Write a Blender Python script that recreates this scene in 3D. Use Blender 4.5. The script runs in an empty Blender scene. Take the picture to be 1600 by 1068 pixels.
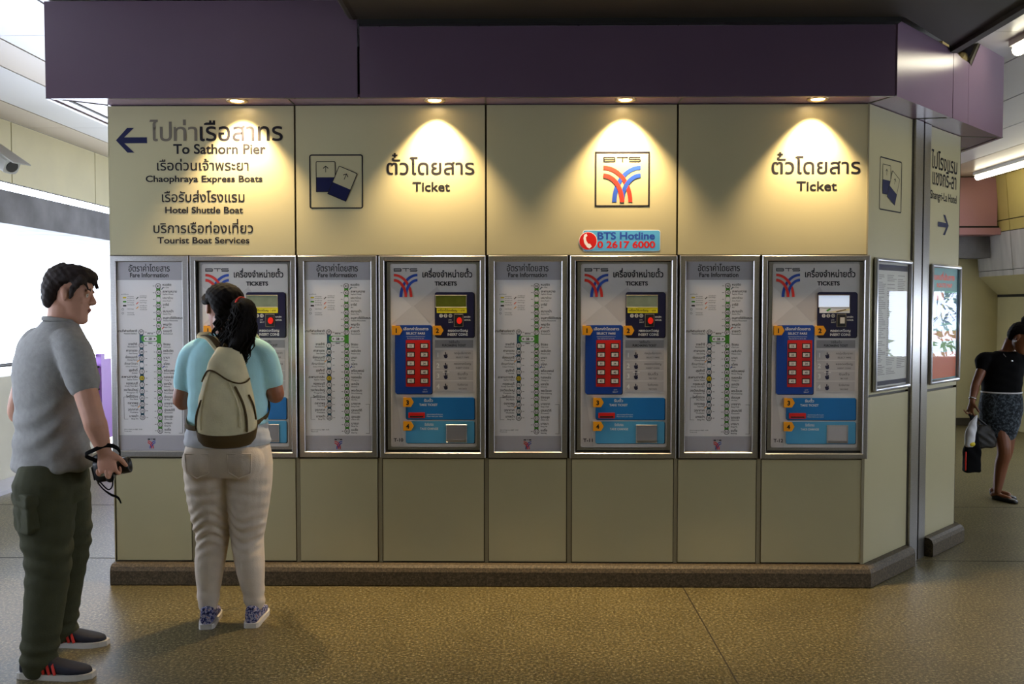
import bpy, math, random
import numpy as np
from mathutils import Vector, Matrix
from mathutils.geometry import tessellate_polygon, delaunay_2d_cdt

SC = bpy.context.scene
COL = SC.collection
random.seed(7)
V = Vector
rad = math.radians

# ------------------------------------------------------------------ camera, world, exposure
cam_d = bpy.data.cameras.new('camera')
cam_d.sensor_width = 36.0
cam_d.lens = 31.5
cam = bpy.data.objects.new('camera', cam_d)
cam.location = (0, -5.0, 1.55)
cam.rotation_euler = (rad(90 - 2.13), 0, rad(0.75))
COL.objects.link(cam)
SC.camera = cam

world = bpy.data.worlds.new('overcast_sky')
SC.world = world
world.use_nodes = True
bg = world.node_tree.nodes['Background']
bg.inputs[0].default_value = (0.76, 0.84, 1.0, 1)
bg.inputs[1].default_value = 8.0

SC.view_settings.view_transform = 'Standard'
SC.view_settings.look = 'None'
SC.view_settings.gamma = 1.0
SC.view_settings.use_curve_mapping = False
SC.view_settings.exposure = 0.0
SC.cycles.max_bounces = 8
SC.cycles.diffuse_bounces = 5
SC.cycles.glossy_bounces = 4
SC.cycles.transparent_max_bounces = 12
SC.cycles.caustics_reflective = False
SC.cycles.sample_clamp_indirect = 6.0
SPOT_W = 142.0        # downlights
TUBE_E = 10.0        # fluorescent tubes

# ------------------------------------------------------------------ materials
def L(r, g, b):
    f = lambda c: (c / 255 / 12.92) if c / 255 <= 0.04045 else ((c / 255 + 0.055) / 1.055) ** 2.4
    return (f(r), f(g), f(b), 1)

MATS = {}
def mat(name, col, rough=0.5, metal=0.0, noise=0.0, nscale=6.0, spec=0.5, stretch=None, emit=0.0, bump=0.0, bscale=200, coat=0.0):
    m = bpy.data.materials.new(name)
    m.use_nodes = True
    nt = m.node_tree
    b = nt.nodes['Principled BSDF']
    b.inputs['Base Color'].default_value = col
    b.inputs['Roughness'].default_value = rough
    b.inputs['Metallic'].default_value = metal
    b.inputs['Specular IOR Level'].default_value = spec
    b.inputs['Coat Weight'].default_value = coat
    b.inputs['Coat Roughness'].default_value = 0.08
    tc = nt.nodes.new('ShaderNodeTexCoord')
    mp = nt.nodes.new('ShaderNodeMapping')
    nt.links.new(tc.outputs['Object'], mp.inputs[0])
    if stretch:
        mp.inputs['Scale'].default_value = stretch
    n = nt.nodes.new('ShaderNodeTexNoise')
    n.inputs['Scale'].default_value = nscale
    n.inputs['Detail'].default_value = 5
    nt.links.new(mp.outputs[0], n.inputs['Vector'])
    if noise > 0:
        r = nt.nodes.new('ShaderNodeMapRange')
        r.inputs[1].default_value = 0.3
        r.inputs[2].default_value = 0.7
        r.inputs[3].default_value = 1 - noise
        r.inputs[4].default_value = 1 + noise * 0.5
        nt.links.new(n.outputs['Fac'], r.inputs[0])
        mx = nt.nodes.new('ShaderNodeVectorMath')
        mx.operation = 'SCALE'
        mx.inputs[0].default_value = col[:3]
        nt.links.new(r.outputs[0], mx.inputs['Scale'])
        nt.links.new(mx.outputs[0], b.inputs['Base Color'])
    if bump > 0:
        n2 = nt.nodes.new('ShaderNodeTexNoise')
        n2.inputs['Scale'].default_value = bscale
        nt.links.new(mp.outputs[0], n2.inputs['Vector'])
        bp = nt.nodes.new('ShaderNodeBump')
        bp.inputs['Strength'].default_value = bump
        bp.inputs['Distance'].default_value = 0.004
        nt.links.new(n2.outputs['Fac'], bp.inputs['Height'])
        nt.links.new(bp.outputs[0], b.inputs['Normal'])
    if emit > 0:
        b.inputs['Emission Color'].default_value = col
        b.inputs['Emission Strength'].default_value = emit
    MATS[name] = m
    return m

def M(n):
    return MATS[n]

def ramp_mat(name, cols, scale, rough, detail=8, vor=None, spec=0.4, bump=0.0):
    """speckled stone: a noise through a colour ramp"""
    m = mat(name, cols[0][1], rough, spec=spec)
    nt = m.node_tree
    b = nt.nodes['Principled BSDF']
    tc = nt.nodes.new('ShaderNodeTexCoord')
    n = nt.nodes.new('ShaderNodeTexNoise')
    n.inputs['Scale'].default_value = scale
    n.inputs['Detail'].default_value = detail
    n.inputs['Roughness'].default_value = 0.8
    nt.links.new(tc.outputs['Object'], n.inputs['Vector'])
    r = nt.nodes.new('ShaderNodeValToRGB')
    e = r.color_ramp.elements
    e[0].position, e[0].color = cols[0]
    e[1].position, e[1].color = cols[-1]
    for p, c in cols[1:-1]:
        x = e.new(p)
        x.color = c
    nt.links.new(n.outputs['Fac'], r.inputs[0])
    nt.links.new(r.outputs[0], b.inputs['Base Color'])
    return m, r, n

mat('cream', L(178, 170, 134), 0.32, noise=0.06, nscale=1.5, spec=0.45)
mat('cream_dull', L(190, 180, 135), 0.45, noise=0.1, nscale=2.0)
mat('joint', L(58, 52, 38), 0.6)
mat('channel', L(140, 132, 105), 0.45)
mat('dark', L(16, 15, 14), 0.6)
mat('steel', L(176, 174, 172), 0.3, metal=0.95, noise=0.12, nscale=4, stretch=(30, 30, 0.6))
mat('steel_h', L(176, 174, 172), 0.3, metal=0.95, noise=0.12, nscale=4, stretch=(0.6, 30, 30))
mat('aluminium', L(205, 206, 212), 0.28, metal=0.85, noise=0.06, nscale=5)
mat('mauve', L(128, 104, 124), 0.22, noise=0.05, nscale=2, spec=0.5)
mat('mauve_shaded', L(92, 74, 90), 0.22, noise=0.05, nscale=2, spec=0.5)  # same mauve with the front fascia's shade put into the colour
mat('mauve_pink', L(178, 132, 140), 0.4, noise=0.06, nscale=2)
mat('beam_brown', L(44, 37, 24), 0.55, noise=0.2, nscale=1.2)
mat('ceil_white', L(188, 187, 186), 0.28, noise=0.05, nscale=0.8)
mat('ceil_beige', L(176, 162, 144), 0.3, noise=0.07, nscale=0.8)
mat('concrete', L(128, 128, 132), 0.85, noise=0.35, nscale=3, bump=0.3, bscale=60)
mat('parapet', L(196, 192, 176), 0.6, noise=0.1, nscale=2)
mat('stained_panel', L(186, 182, 176), 0.4, noise=0.22, nscale=2.5, stretch=(3, 3, 0.5))
mat('yellow_panel', L(190, 172, 100), 0.4, noise=0.1, nscale=2)
mat('purple_post', L(150, 100, 190), 0.35, noise=0.05)
mat('kerb_glint_white', L(205, 205, 222), 0.3, noise=0.05)
mat('rail_dark', L(45, 45, 50), 0.4, metal=0.3)
mat('letter', L(22, 21, 28), 0.6, spec=0.2)
mat('letter_worn', L(104, 96, 82), 0.35)
mat('letter_white', L(225, 225, 220), 0.4)
mat('letter_grey', L(120, 118, 115), 0.4)
mat('navy', L(18, 22, 62), 0.5, spec=0.2)
mat('navy_dark', L(24, 24, 58), 0.3)
mat('blue', L(18, 66, 150), 0.35, noise=0.05)
mat('blue_mid', L(22, 112, 178), 0.35, noise=0.05)
mat('blue_light', L(78, 158, 200), 0.35, noise=0.06)
mat('sky_blue', L(88, 170, 220), 0.35)
mat('red', L(206, 26, 22), 0.4, noise=0.04)
mat('logo_red', L(226, 52, 40), 0.4)
mat('logo_blue', L(42, 78, 172), 0.4)
mat('amber', L(236, 158, 22), 0.4)
mat('yellow_label', L(232, 214, 30), 0.45)
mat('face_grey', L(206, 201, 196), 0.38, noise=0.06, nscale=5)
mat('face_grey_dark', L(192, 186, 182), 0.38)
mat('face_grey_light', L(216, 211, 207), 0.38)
mat('grey_bar', L(150, 146, 145), 0.4)
mat('grey_row', L(182, 178, 176), 0.4)
mat('button_white', L(214, 208, 196), 0.35)
mat('red_button', L(235, 40, 25), 0.25, emit=0.25)
mat('lcd_olive', L(84, 92, 24), 0.2, emit=0.02, noise=0.15, nscale=20)
mat('lcd_grey', L(120, 130, 110), 0.2, emit=0.05, noise=0.15, nscale=20)
mat('lcd_bright', L(200, 215, 240), 0.2, emit=0.55)
mat('paper', L(240, 238, 238), 0.55, noise=0.02)
mat('paper_header', L(184, 181, 186), 0.55)
mat('line_green', L(70, 158, 44), 0.5)
mat('line_blue', L(22, 84, 104), 0.5)
mat('node_grey', L(190, 188, 190), 0.5)
mat('node_yellow', L(226, 200, 30), 0.5)
mat('poster_grey', L(196, 194, 186), 0.5)
mat('poster_teal', L(96, 160, 168), 0.5)
mat('poster_blue', L(40, 76, 150), 0.5)
mat('poster_orange', L(206, 92, 50), 0.5)
mat('poster_green', L(80, 120, 60), 0.5)
mat('poster_sky', L(150, 180, 210), 0.5)
mat('lamp_glass', (1.0, 0.72, 0.38, 1), 0.4, emit=30)
mat('lamp_ring', L(190, 170, 140), 0.25, metal=0.8)
mat('tube_glow', (1.0, 0.93, 0.72, 1), 0.4, emit=TUBE_E)
mat('housing_white', L(205, 203, 195), 0.5)
mat('camera_housing', L(176, 176, 172), 0.45, noise=0.05)
mat('plaster', L(188, 170, 120), 0.8, noise=0.2, nscale=30)
# people
mat('skin_man', L(212, 160, 136), 0.55, noise=0.08, nscale=14)
mat('skin_woman', L(160, 104, 78), 0.5, noise=0.06, nscale=14)
mat('skin_dark', L(128, 78, 50), 0.5, noise=0.06, nscale=14)
mat('lip', L(150, 84, 76), 0.45)
mat('eye_white', L(220, 215, 205), 0.3)
mat('eye_dark', L(20, 14, 12), 0.3)
mat('hair_brown', L(48, 38, 36), 0.65, spec=0.25, noise=0.4, nscale=9, stretch=(6, 6, 1.2), bump=0.6, bscale=90)
mat('hair_black', L(20, 15, 13), 0.7, spec=0.15, noise=0.4, nscale=12, stretch=(6, 6, 1.2), bump=0.6, bscale=90)
mat('tee_grey', L(158, 158, 156), 0.9, noise=0.12, nscale=40, bump=0.25, bscale=150)
mat('trouser_olive', L(66, 68, 46), 0.9, noise=0.14, nscale=20, bump=0.25, bscale=150)
mat('shoe_navy', L(26, 28, 44), 0.7, noise=0.1, nscale=30)
mat('shoe_red', L(214, 44, 30), 0.6)
mat('shoe_sole', L(214, 210, 204), 0.6)
mat('tee_turquoise', L(182, 236, 246), 0.85, noise=0.1, nscale=8, bump=0.2, bscale=150)
mat('undershirt', L(204, 208, 214), 0.9, noise=0.08, nscale=10)
mat('trouser_cream', L(226, 212, 194), 0.85, noise=0.07, nscale=20, bump=0.25, bscale=150)
mat('bag_cream', L(230, 220, 180), 0.85, noise=0.12, nscale=8, bump=0.3, bscale=120)
mat('bag_brown', L(84, 66, 32), 0.85, noise=0.15, nscale=10)
mat('hair_tie', L(200, 40, 24), 0.7)
mat('black_cloth', L(9, 9, 11), 0.9, spec=0.15, noise=0.1, nscale=20)
mat('black_plastic', L(20, 20, 23), 0.4)
mat('silver', L(210, 210, 214), 0.25, metal=0.9)
mat('white_plastic', L(222, 222, 226), 0.5, noise=0.06)
mat('bag_pattern', L(34, 30, 24), 0.6, noise=0.5, nscale=40)
m_, r_, n_ = ramp_mat('skirt_print', [(0.42, L(12, 16, 22)), (0.5, L(36, 45, 54)), (0.6, L(90, 100, 108))], 45, 0.85, 4)
m_, r_, n_ = ramp_mat('shoe_print', [(0.40, L(24, 28, 60)), (0.5, L(60, 70, 140)), (0.56, L(196, 200, 214)), (0.66, L(150, 70, 70))], 70, 0.8, 3)
m_, r_, n_ = ramp_mat('granite_brown', [(0.3, L(34, 28, 20)), (0.5, L(76, 66, 50)), (0.68, L(118, 104, 80))], 90, 0.6, 6)

# glass pane: clear with a fresnel mirror
def glass_mat():
    m = bpy.data.materials.new('clear_glass')
    m.use_nodes = True
    nt = m.node_tree
    nt.nodes.clear()
    out = nt.nodes.new('ShaderNodeOutputMaterial')
    mx = nt.nodes.new('ShaderNodeMixShader')
    tr = nt.nodes.new('ShaderNodeBsdfTransparent')
    gl = nt.nodes.new('ShaderNodeBsdfGlossy')
    gl.inputs['Roughness'].default_value = 0.01
    fr = nt.nodes.new('ShaderNodeFresnel')
    fr.inputs['IOR'].default_value = 1.5
    ge = nt.nodes.new('ShaderNodeNewGeometry')
    sb = nt.nodes.new('ShaderNodeMath'); sb.operation = 'SUBTRACT'; sb.inputs[0].default_value = 1.0
    nt.links.new(ge.outputs['Backfacing'], sb.inputs[1])
    mu = nt.nodes.new('ShaderNodeMath'); mu.operation = 'MULTIPLY'
    nt.links.new(fr.outputs[0], mu.inputs[0]); nt.links.new(sb.outputs[0], mu.inputs[1])
    nt.links.new(mu.outputs[0], mx.inputs[0])
    nt.links.new(tr.outputs[0], mx.inputs[1])
    nt.links.new(gl.outputs[0], mx.inputs[2])
    nt.links.new(mx.outputs[0], out.inputs[0])
    MATS['glass'] = m
glass_mat()

# floor: speckled granite tiles with fine joints and wide expansion joints
def floor_mat():
    m, r, n = ramp_mat('granite_floor', [(0.34, L(33, 28, 14)), (0.46, L(84, 75, 46)), (0.54, L(114, 103, 68)), (0.66, L(196, 184, 140))], 72, 0.36, 7)
    nt = m.node_tree
    b = nt.nodes['Principled BSDF']
    tc = nt.nodes.new('ShaderNodeTexCoord')
    big = nt.nodes.new('ShaderNodeTexNoise')
    big.inputs['Scale'].default_value = 2.5
    big.inputs['Detail'].default_value = 6
    nt.links.new(tc.outputs['Object'], big.inputs['Vector'])
    mr = nt.nodes.new('ShaderNodeMapRange')
    mr.inputs[1].default_value, mr.inputs[2].default_value = 0.3, 0.7
    mr.inputs[3].default_value, mr.inputs[4].default_value = 0.84, 1.1
    nt.links.new(big.outputs['Fac'], mr.inputs[0])
    br = nt.nodes.new('ShaderNodeTexBrick')
    br.offset = 0.0
    br.inputs['Scale'].default_value = 1.0
    br.inputs['Brick Width'].default_value = 0.75
    br.inputs['Row Height'].default_value = 0.3
    br.inputs['Mortar Size'].default_value = 0.0022
    br.inputs['Mortar Smooth'].default_value = 0.2
    br.inputs['Color1'].default_value = (1, 1, 1, 1)
    br.inputs['Color2'].default_value = (0.93, 0.93, 0.92, 1)
    br.inputs['Mortar'].default_value = (0.78, 0.76, 0.72, 1)
    mp = nt.nodes.new('ShaderNodeMapping')
    mp.inputs['Location'].default_value = (-0.14, 0.11, 0)
    nt.links.new(tc.outputs['Object'], mp.inputs[0])
    nt.links.new(mp.outputs[0], br.inputs['Vector'])
    s = nt.nodes.new('ShaderNodeVectorMath'); s.operation = 'SCALE'
    nt.links.new(r.outputs[0], s.inputs[0]); nt.links.new(mr.outputs[0], s.inputs['Scale'])
    mu = nt.nodes.new('ShaderNodeVectorMath'); mu.operation = 'MULTIPLY'
    nt.links.new(s.outputs[0], mu.inputs[0]); nt.links.new(br.outputs['Color'], mu.inputs[1])
    nt.links.new(mu.outputs[0], b.inputs['Base Color'])
floor_mat()

# ------------------------------------------------------------------ mesh builder
class MB:
    def __init__(self):
        self.v = []; self.f = []; self.m = []; self.mats = []; self.cur = 0
    def use(self, name):
        if name not in self.mats:
            self.mats.append(name)
        self.cur = self.mats.index(name)
        return self
    def add(self, verts, faces):
        o = len(self.v)
        self.v += [tuple(p) for p in verts]
        self.f += [tuple(o + i for i in f) for f in faces]
        self.m += [self.cur] * len(faces)
    def box(self, x0, x1, y0, y1, z0, z1):
        p = [(x, y, z) for x in (x0, x1) for y in (y0, y1) for z in (z0, z1)]
        self.add(p, [(0, 1, 3, 2), (4, 6, 7, 5), (0, 4, 5, 1), (2, 3, 7, 6), (0, 2, 6, 4), (1, 5, 7, 3)])
        return self
    def prism(self, pts, z0, z1):
        """polygon in local xy extruded z0..z1; z0 == z1 gives one flat face"""
        n = len(pts)
        tri = tessellate_polygon([[V((p[0], p[1], 0)) for p in pts]])
        a = sum(pts[i][0] * pts[(i + 1) % n][1] - pts[(i + 1) % n][0] * pts[i][1] for i in range(n))
        if a < 0:
            pts = pts[::-1]
            tri = tessellate_polygon([[V((p[0], p[1], 0)) for p in pts]])
        top = [(p[0], p[1], z1) for p in pts]
        def up(t):
            q = [pts[i] for i in t]
            c = (q[1][0] - q[0][0]) * (q[2][1] - q[0][1]) - (q[1][1] - q[0][1]) * (q[2][0] - q[0][0])
            return t if c > 0 else t[::-1]
        tri = [up(t) for t in tri]
        if z0 == z1:
            self.add(top, tri)
            return self
        bot = [(p[0], p[1], z0) for p in pts]
        fs = [tuple(n + i for i in t) for t in tri] + [t[::-1] for t in tri]
        fs += [(i, (i + 1) % n, n + (i + 1) % n, n + i) for i in range(n)]
        self.add(bot + top, fs)
        return self
    def slab(self, x0, y0, x1, y1, z0, z1, r=0.0, seg=4):
        if r <= 0:
            return self.prism([(x0, y0), (x1, y0), (x1, y1), (x0, y1)], z0, z1)
        pts = []
        for cx, cy, a in ((x1 - r, y0 + r, -90), (x1 - r, y1 - r, 0), (x0 + r, y1 - r, 90), (x0 + r, y0 + r, 180)):
            for k in range(seg + 1):
                t = rad(a + 90 * k / seg)
                pts.append((cx + r * math.cos(t), cy + r * math.sin(t)))
        return self.prism(pts, z0, z1)
    def disc(self, cx, cy, r, z0, z1, n=16, ry=None):
        ry = ry or r
        return self.prism([(cx + r * math.cos(2 * math.pi * k / n), cy + ry * math.sin(2 * math.pi * k / n)) for k in range(n)], z0, z1)
    def ring(self, cx, cy, r, ri, z, n=20):
        a = [(cx + q * math.cos(2 * math.pi * k / n), cy + q * math.sin(2 * math.pi * k / n), z) for q in (r, ri) for k in range(n)]
        self.add(a, [(k, (k + 1) % n, n + (k + 1) % n, n + k) for k in range(n)])
        return self
    def frame(self, x0, y0, x1, y1, t, z0, z1, bev=0.004):
        """four mitred bars with a small front bevel"""
        o = [(x0, y0), (x1, y0), (x1, y1), (x0, y1)]
        i = [(x0 + t, y0 + t), (x1 - t, y0 + t), (x1 - t, y1 - t), (x0 + t, y1 - t)]
        ob = [(x0 + bev, y0 + bev), (x1 - bev, y0 + bev), (x1 - bev, y1 - bev), (x0 + bev, y1 - bev)]
        ib = [(x0 + t - bev, y0 + t - bev), (x1 - t + bev, y0 + t - bev), (x1 - t + bev, y1 - t + bev), (x0 + t - bev, y1 - t + bev)]
        loops = [(o, z0), (o, z1 - bev), (ob, z1), (ib, z1), (i, z1 - bev), (i, z0)]
        vs = [(p[0], p[1], z) for l, z in loops for p in l]
        fs = []
        for a in range(6):
            b = (a + 1) % 6
            for k in range(4):
                q = (k + 1) % 4
                fs.append((a * 4 + k, a * 4 + q, b * 4 + q, b * 4 + k))
        self.add(vs, fs)
        return self
    def loft(self, secs, n=20, p=1.0, cap=True):
        """secs: (centre, U, W): U and W are the scaled half axes of the ellipse"""
        vs = []
        for c, U, W in secs:
            for k in range(n):
                t = 2 * math.pi * k / n
                ct, st = math.cos(t), math.sin(t)
                if p != 1.0:
                    ct = math.copysign(abs(ct) ** p, ct); st = math.copysign(abs(st) ** p, st)
                vs.append(V(c) + V(U) * ct + V(W) * st)
        m = len(secs)
        fs = []
        for a in range(m - 1):
            for k in range(n):
                q = (k + 1) % n
                fs.append((a * n + k, a * n + q, (a + 1) * n + q, (a + 1) * n + k))
        if cap:
            vs += [V(secs[0][0]), V(secs[-1][0])]
            for k in range(n):
                q = (k + 1) % n
                fs.append((q, k, m * n))
                fs.append(((m - 1) * n + k, (m - 1) * n + q, m * n + 1))
        self.add(vs, fs)
        return self
    def limb(self, pts, rs, ref=(0, 1, 0), flat=1.0, n=14, sub=5, dome=True, p=1.0):
        """tapering tube through pts; flat scales the second axis"""
        P = [V(q) for q in pts]
        if sub > 1 and len(P) > 2:
            Q, R = [], []
            for i in range(len(P) - 1):
                p0 = P[max(i - 1, 0)]; p1 = P[i]; p2 = P[i + 1]; p3 = P[min(i + 2, len(P) - 1)]
                r0 = rs[max(i - 1, 0)]; r1 = rs[i]; r2 = rs[i + 1]; r3 = rs[min(i + 2, len(P) - 1)]
                for k in range(sub):
                    t = k / sub
                    cr = lambda a, b, c, d: 0.5 * ((2 * b) + (c - a) * t + (2 * a - 5 * b + 4 * c - d) * t * t + (3 * b - a - 3 * c + d) * t ** 3)
                    Q.append(cr(p0, p1, p2, p3)); R.append(cr(r0, r1, r2, r3))
            Q.append(P[-1]); R.append(rs[-1])
            P, rs = Q, R
        secs = []
        ref = V(ref)
        for i, c in enumerate(P):
            t = (P[min(i + 1, len(P) - 1)] - P[max(i - 1, 0)]).normalized()
            U = ref.cross(t)
            if U.length < 1e-4:
                U = V((1, 0.01, 0)).cross(t)
            U.normalize()
            W = t.cross(U)
            if i == 0 and dome:
                for s in (0.95, 0.6):
                    q = math.sqrt(max(0.0, 1 - s * s))
                    secs.append((c - t * rs[0] * s * min(1, flat + 0.2), U * rs[0] * max(q, 0.2), W * rs[0] * flat * max(q, 0.2)))
            secs.append((c, U * rs[i], W * rs[i] * flat))
            if i == len(P) - 1 and dome:
                for s in (0.6, 0.95):
                    q = math.sqrt(max(0.0, 1 - s * s))
                    secs.append((c + t * rs[-1] * s * min(1, flat + 0.2), U * rs[-1] * max(q, 0.2), W * rs[-1] * flat * max(q, 0.2)))
        return self.loft(secs, n, p)
    def ball(self, c, U, W, T, n=16, m=9):
        """ellipsoid with half axes U, W, T"""
        secs = []
        for i in range(m):
            a = -math.pi / 2 + math.pi * (i + 0.5) / m
            secs.append((V(c) + V(T) * math.sin(a), V(U) * math.cos(a), V(W) * math.cos(a)))
        return self.loft(secs, n)
    def mesh(self, name):
        me = bpy.data.meshes.new(name)
        me.from_pydata(self.v, [], self.f)
        for k in self.mats:
            me.materials.append(MATS[k])
        me.polygons.foreach_set('material_index', self.m)
        me.update()
        return me
    def build(self, name, parent=None, smooth=False):
        me = self.mesh(name)
        if smooth:
            me.polygons.foreach_set('use_smooth', [True] * len(me.polygons))
        return link(name, me, parent)

def link(name, me, parent=None):
    o = bpy.data.objects.new(name, me)
    COL.objects.link(o)
    if parent is not None:
        o.parent = parent
    return o

def tag(o, label, cat, group=None, kind=None):
    o['label'] = label
    o['category'] = cat
    if group: o['group'] = group
    if kind: o['kind'] = kind
    return o

def empty(name, mx, label, cat, group=None):
    o = bpy.data.objects.new(name, None)
    o.empty_display_size = 0.1
    COL.objects.link(o)
    o.matrix_world = mx
    return tag(o, label, cat, group)

def frame_mx(o, u, w):
    """local x along the wall, local y up, local z out of the wall"""
    u = V(u).normalized(); w = V(w).normalized(); v = w.cross(u)
    m = Matrix((u, v, w)).transposed().to_4x4()
    m.translation = V(o)
    return m

def copy_tree(o, mx, label):
    c = o.copy(); COL.objects.link(c); c.matrix_world = mx; c['label'] = label
    for ch in list(o.children):
        d = ch.copy(); COL.objects.link(d); d.parent = c
        for g in list(ch.children):
            e = g.copy(); COL.objects.link(e); e.parent = d
    return c

# ------------------------------------------------------------------ lettering
TONE = '\u0e48\u0e49\u0e4a\u0e4b\u0e4c'
UPV = '\u0e31\u0e34\u0e35\u0e36\u0e37\u0e47'
GLYPHS = {}
def glyphs(body, bold):
    key = (body, bold)
    if key in GLYPHS:
        return GLYPHS[key]
    cu = bpy.data.curves.new('lettering', 'FONT')
    cu.body = body
    ob = bpy.data.objects.new('lettering', cu)
    COL.objects.link(ob)
    bpy.context.view_layer.update()
    dg = bpy.context.evaluated_depsgraph_get()
    c2 = ob.evaluated_get(dg).to_curve(dg)
    per = {}
    for sp in c2.splines:
        pts = []
        if sp.type == 'BEZIER':
            bp = sp.bezier_points
            nb = len(bp)
            for i in range(nb):
                a, b = bp[i], bp[(i + 1) % nb]
                p0, p1, p2, p3 = a.co, a.handle_right, b.handle_left, b.co
                straight = abs((p3 - p0).cross(p1 - p0).z) < 1e-6 and abs((p3 - p0).cross(p2 - p0).z) < 1e-6
                N = 1 if straight else 4
                for k in range(N):
                    t = k / N
                    q = p0 * (1 - t) ** 3 + p1 * 3 * t * (1 - t) ** 2 + p2 * 3 * t * t * (1 - t) + p3 * t ** 3
                    if not pts or (V((q.x, q.y)) - V(pts[-1])).length > 1e-4:
                        pts.append((q.x, q.y))
        else:
            pts = [(q.co.x, q.co.y) for q in sp.points]
        if len(pts) > 3:
            per.setdefault(sp.character_index, []).append(pts)
    ob.to_curve_clear() if hasattr(ob, 'to_curve_clear') else None
    bpy.data.objects.remove(ob)
    polys = []
    area = lambda q: 0.5 * sum(q[i - 1][0] * q[i][1] - q[i][0] * q[i - 1][1] for i in range(len(q)))
    def inside(pt, q):
        x, y = pt; r = False
        for i in range(len(q)):
            (x1, y1), (x2, y2) = q[i - 1], q[i]
            if (y1 > y) != (y2 > y) and x < (x2 - x1) * (y - y1) / (y2 - y1) + x1:
                r = not r
        return r
    for ci, loops in per.items():
        dy = 0.0
        if 0 < ci < len(body) and body[ci] in TONE and (body[ci - 1] in UPV or (ci + 1 < len(body) and body[ci + 1] == '\u0e33')):
            dy = 0.17
        loops = [q if (V(q[0]) - V(q[-1])).length > 1e-4 else q[:-1] for q in loops]
        big = max(loops, key=lambda q: abs(area(q)))
        sg = 1 if area(big) > 0 else -1
        res = []
        for q in loops:
            q = q if sg > 0 else q[::-1]
            n = len(q)
            if bold:
                r = []
                for i in range(n):
                    a = V(q[i]) - V(q[i - 1]); b = V(q[(i + 1) % n]) - V(q[i])
                    if a.length < 1e-6 or b.length < 1e-6:
                        r.append(q[i]); continue
                    a.normalize(); b.normalize()
                    na, nb_ = V((a.y, -a.x)), V((b.y, -b.x))
                    k = na + nb_
                    if k.length < 0.35:
                        k = na
                    else:
                        k = k / max(0.5, k.length_squared / 2)
                    r.append((q[i][0] + k.x * bold, q[i][1] + k.y * bold))
                q = r
            res.append([(x, y + dy) for x, y in q])
        outs = [q for q in res if area(q) > 0]
        holes = [q for q in res if area(q) <= 0]
        for o in outs:
            hs = [h for h in holes if inside(h[0], o)]
            pts, es, fc = [], [], []
            for l in [o] + hs:
                k = len(pts)
                pts += [V(q) for q in l]
                fc.append(list(range(k, k + len(l))))
            r = delaunay_2d_cdt(pts, [], fc, 2, 1e-5)
            polys.append(([(q.x, q.y) for q in r[0]], [tuple(f) for f in r[2]]))
    xs = [p[0] for q, _ in polys for p in q]
    g = (polys, min(xs), max(xs))
    GLYPHS[key] = g
    return g

def text(mb, body, x, y, w=None, h=None, z=0.0, align='l', bold=0.0, shear=0.0):
    """x,y = baseline start (or centre / right end); w = width to fit, h = capital height"""
    polys, x0, x1 = glyphs(body, bold)
    nat = x1 - x0
    CAP = max(p[1] for q, _ in polys for p in q) if body.isascii() else 0.729
    if w and h:
        sx, sy = w / nat, h / CAP
    elif w:
        sx = sy = w / nat
    else:
        sx = sy = h / CAP
    off = {'l': 0, 'c': -0.5, 'r': -1}[align] * nat * sx
    for pts, tri in polys:
        mb.add([((p[0] - x0) * sx + off + x, p[1] * sy + y, z) for p in pts], tri)

def logo(mb, x0, y0, w, h, z, dz=0.0004, name_mat='letter', tw=0.022):
    """the operator's emblem: crossing red and blue quarter arcs under the letters"""
    def arc(cx, sgn, ao, bo, ai, bi, zz):
        n = 14
        po = [(cx + sgn * ao * math.sin(math.pi / 2 * k / n), y0 + bo * math.cos(math.pi / 2 * k / n)) for k in range(n + 1)]
        pi_ = [(cx + sgn * ai * math.sin(math.pi / 2 * k / n), y0 + bi * math.cos(math.pi / 2 * k / n)) for k in range(n + 1)]
        vs = [(p[0], p[1], zz) for p in po + pi_]
        fs = [(k, k + 1, n + 2 + k, n + 1 + k) for k in range(n)]
        if sgn > 0:
            fs = [f[::-1] for f in fs]
        mb.add(vs, fs)
    sx = w / 342.0; sy = h / 418.0
    mb.use('logo_blue'); arc(x0 + w, -1, 262 * sx, 337 * sy, 220 * sx, 300 * sy, z)
    mb.use('logo_red'); arc(x0, 1, 268 * sx, 337 * sy, 230 * sx, 300 * sy, z + dz)
    mb.use('logo_blue'); arc(x0 + w, -1, 190 * sx, 264 * sy, 150 * sx, 226 * sy, z + 2 * dz)
    mb.use('logo_red'); arc(x0, 1, 192 * sx, 264 * sy, 153 * sx, 224 * sy, z + 3 * dz)
    if tw:
        mb.use(name_mat)
        t = h * tw
        a = y0 + 370 * sy; b = y0 + 417 * sy; mid = (a + b) / 2
        bar = lambda u0, v0, u1, v1: mb.slab(x0 + u0 * w, v0, x0 + u1 * w, v1, z, z)
        bar(0, a, 0.03, b); bar(0, b - t, 0.30, b); bar(0, mid - t / 2, 0.31, mid + t / 2); bar(0, a, 0.31, a + t)
        bar(0.29, mid, 0.32, b - t * 0.5); bar(0.295, a + t * 0.5, 0.325, mid)
        bar(0.36, b - t, 0.66, b); bar(0.50, a, 0.53, b)
        bar(0.70, b - t, 0.99, b); bar(0.69, mid - t / 2, 0.98, mid + t / 2); bar(0.69, a, 0.98, a + t)
        bar(0.68, mid, 0.71, b - t * 0.5); bar(0.97, a + t * 0.5, 1.0, mid)

# ================================================================== the setting
I4 = Matrix.Identity(4)
FRONT = lambda x, z=0.0, y=0.0: frame_mx((x, y, z), (1, 0, 0), (0, -1, 0))
R2 = math.sqrt(0.5)
WING = lambda t, z=0.0, w=0.0: frame_mx((1.9 + t * R2 + w * R2, t * R2 - w * R2, z), (1, 1, 0), (1, -1, 0))

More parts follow.
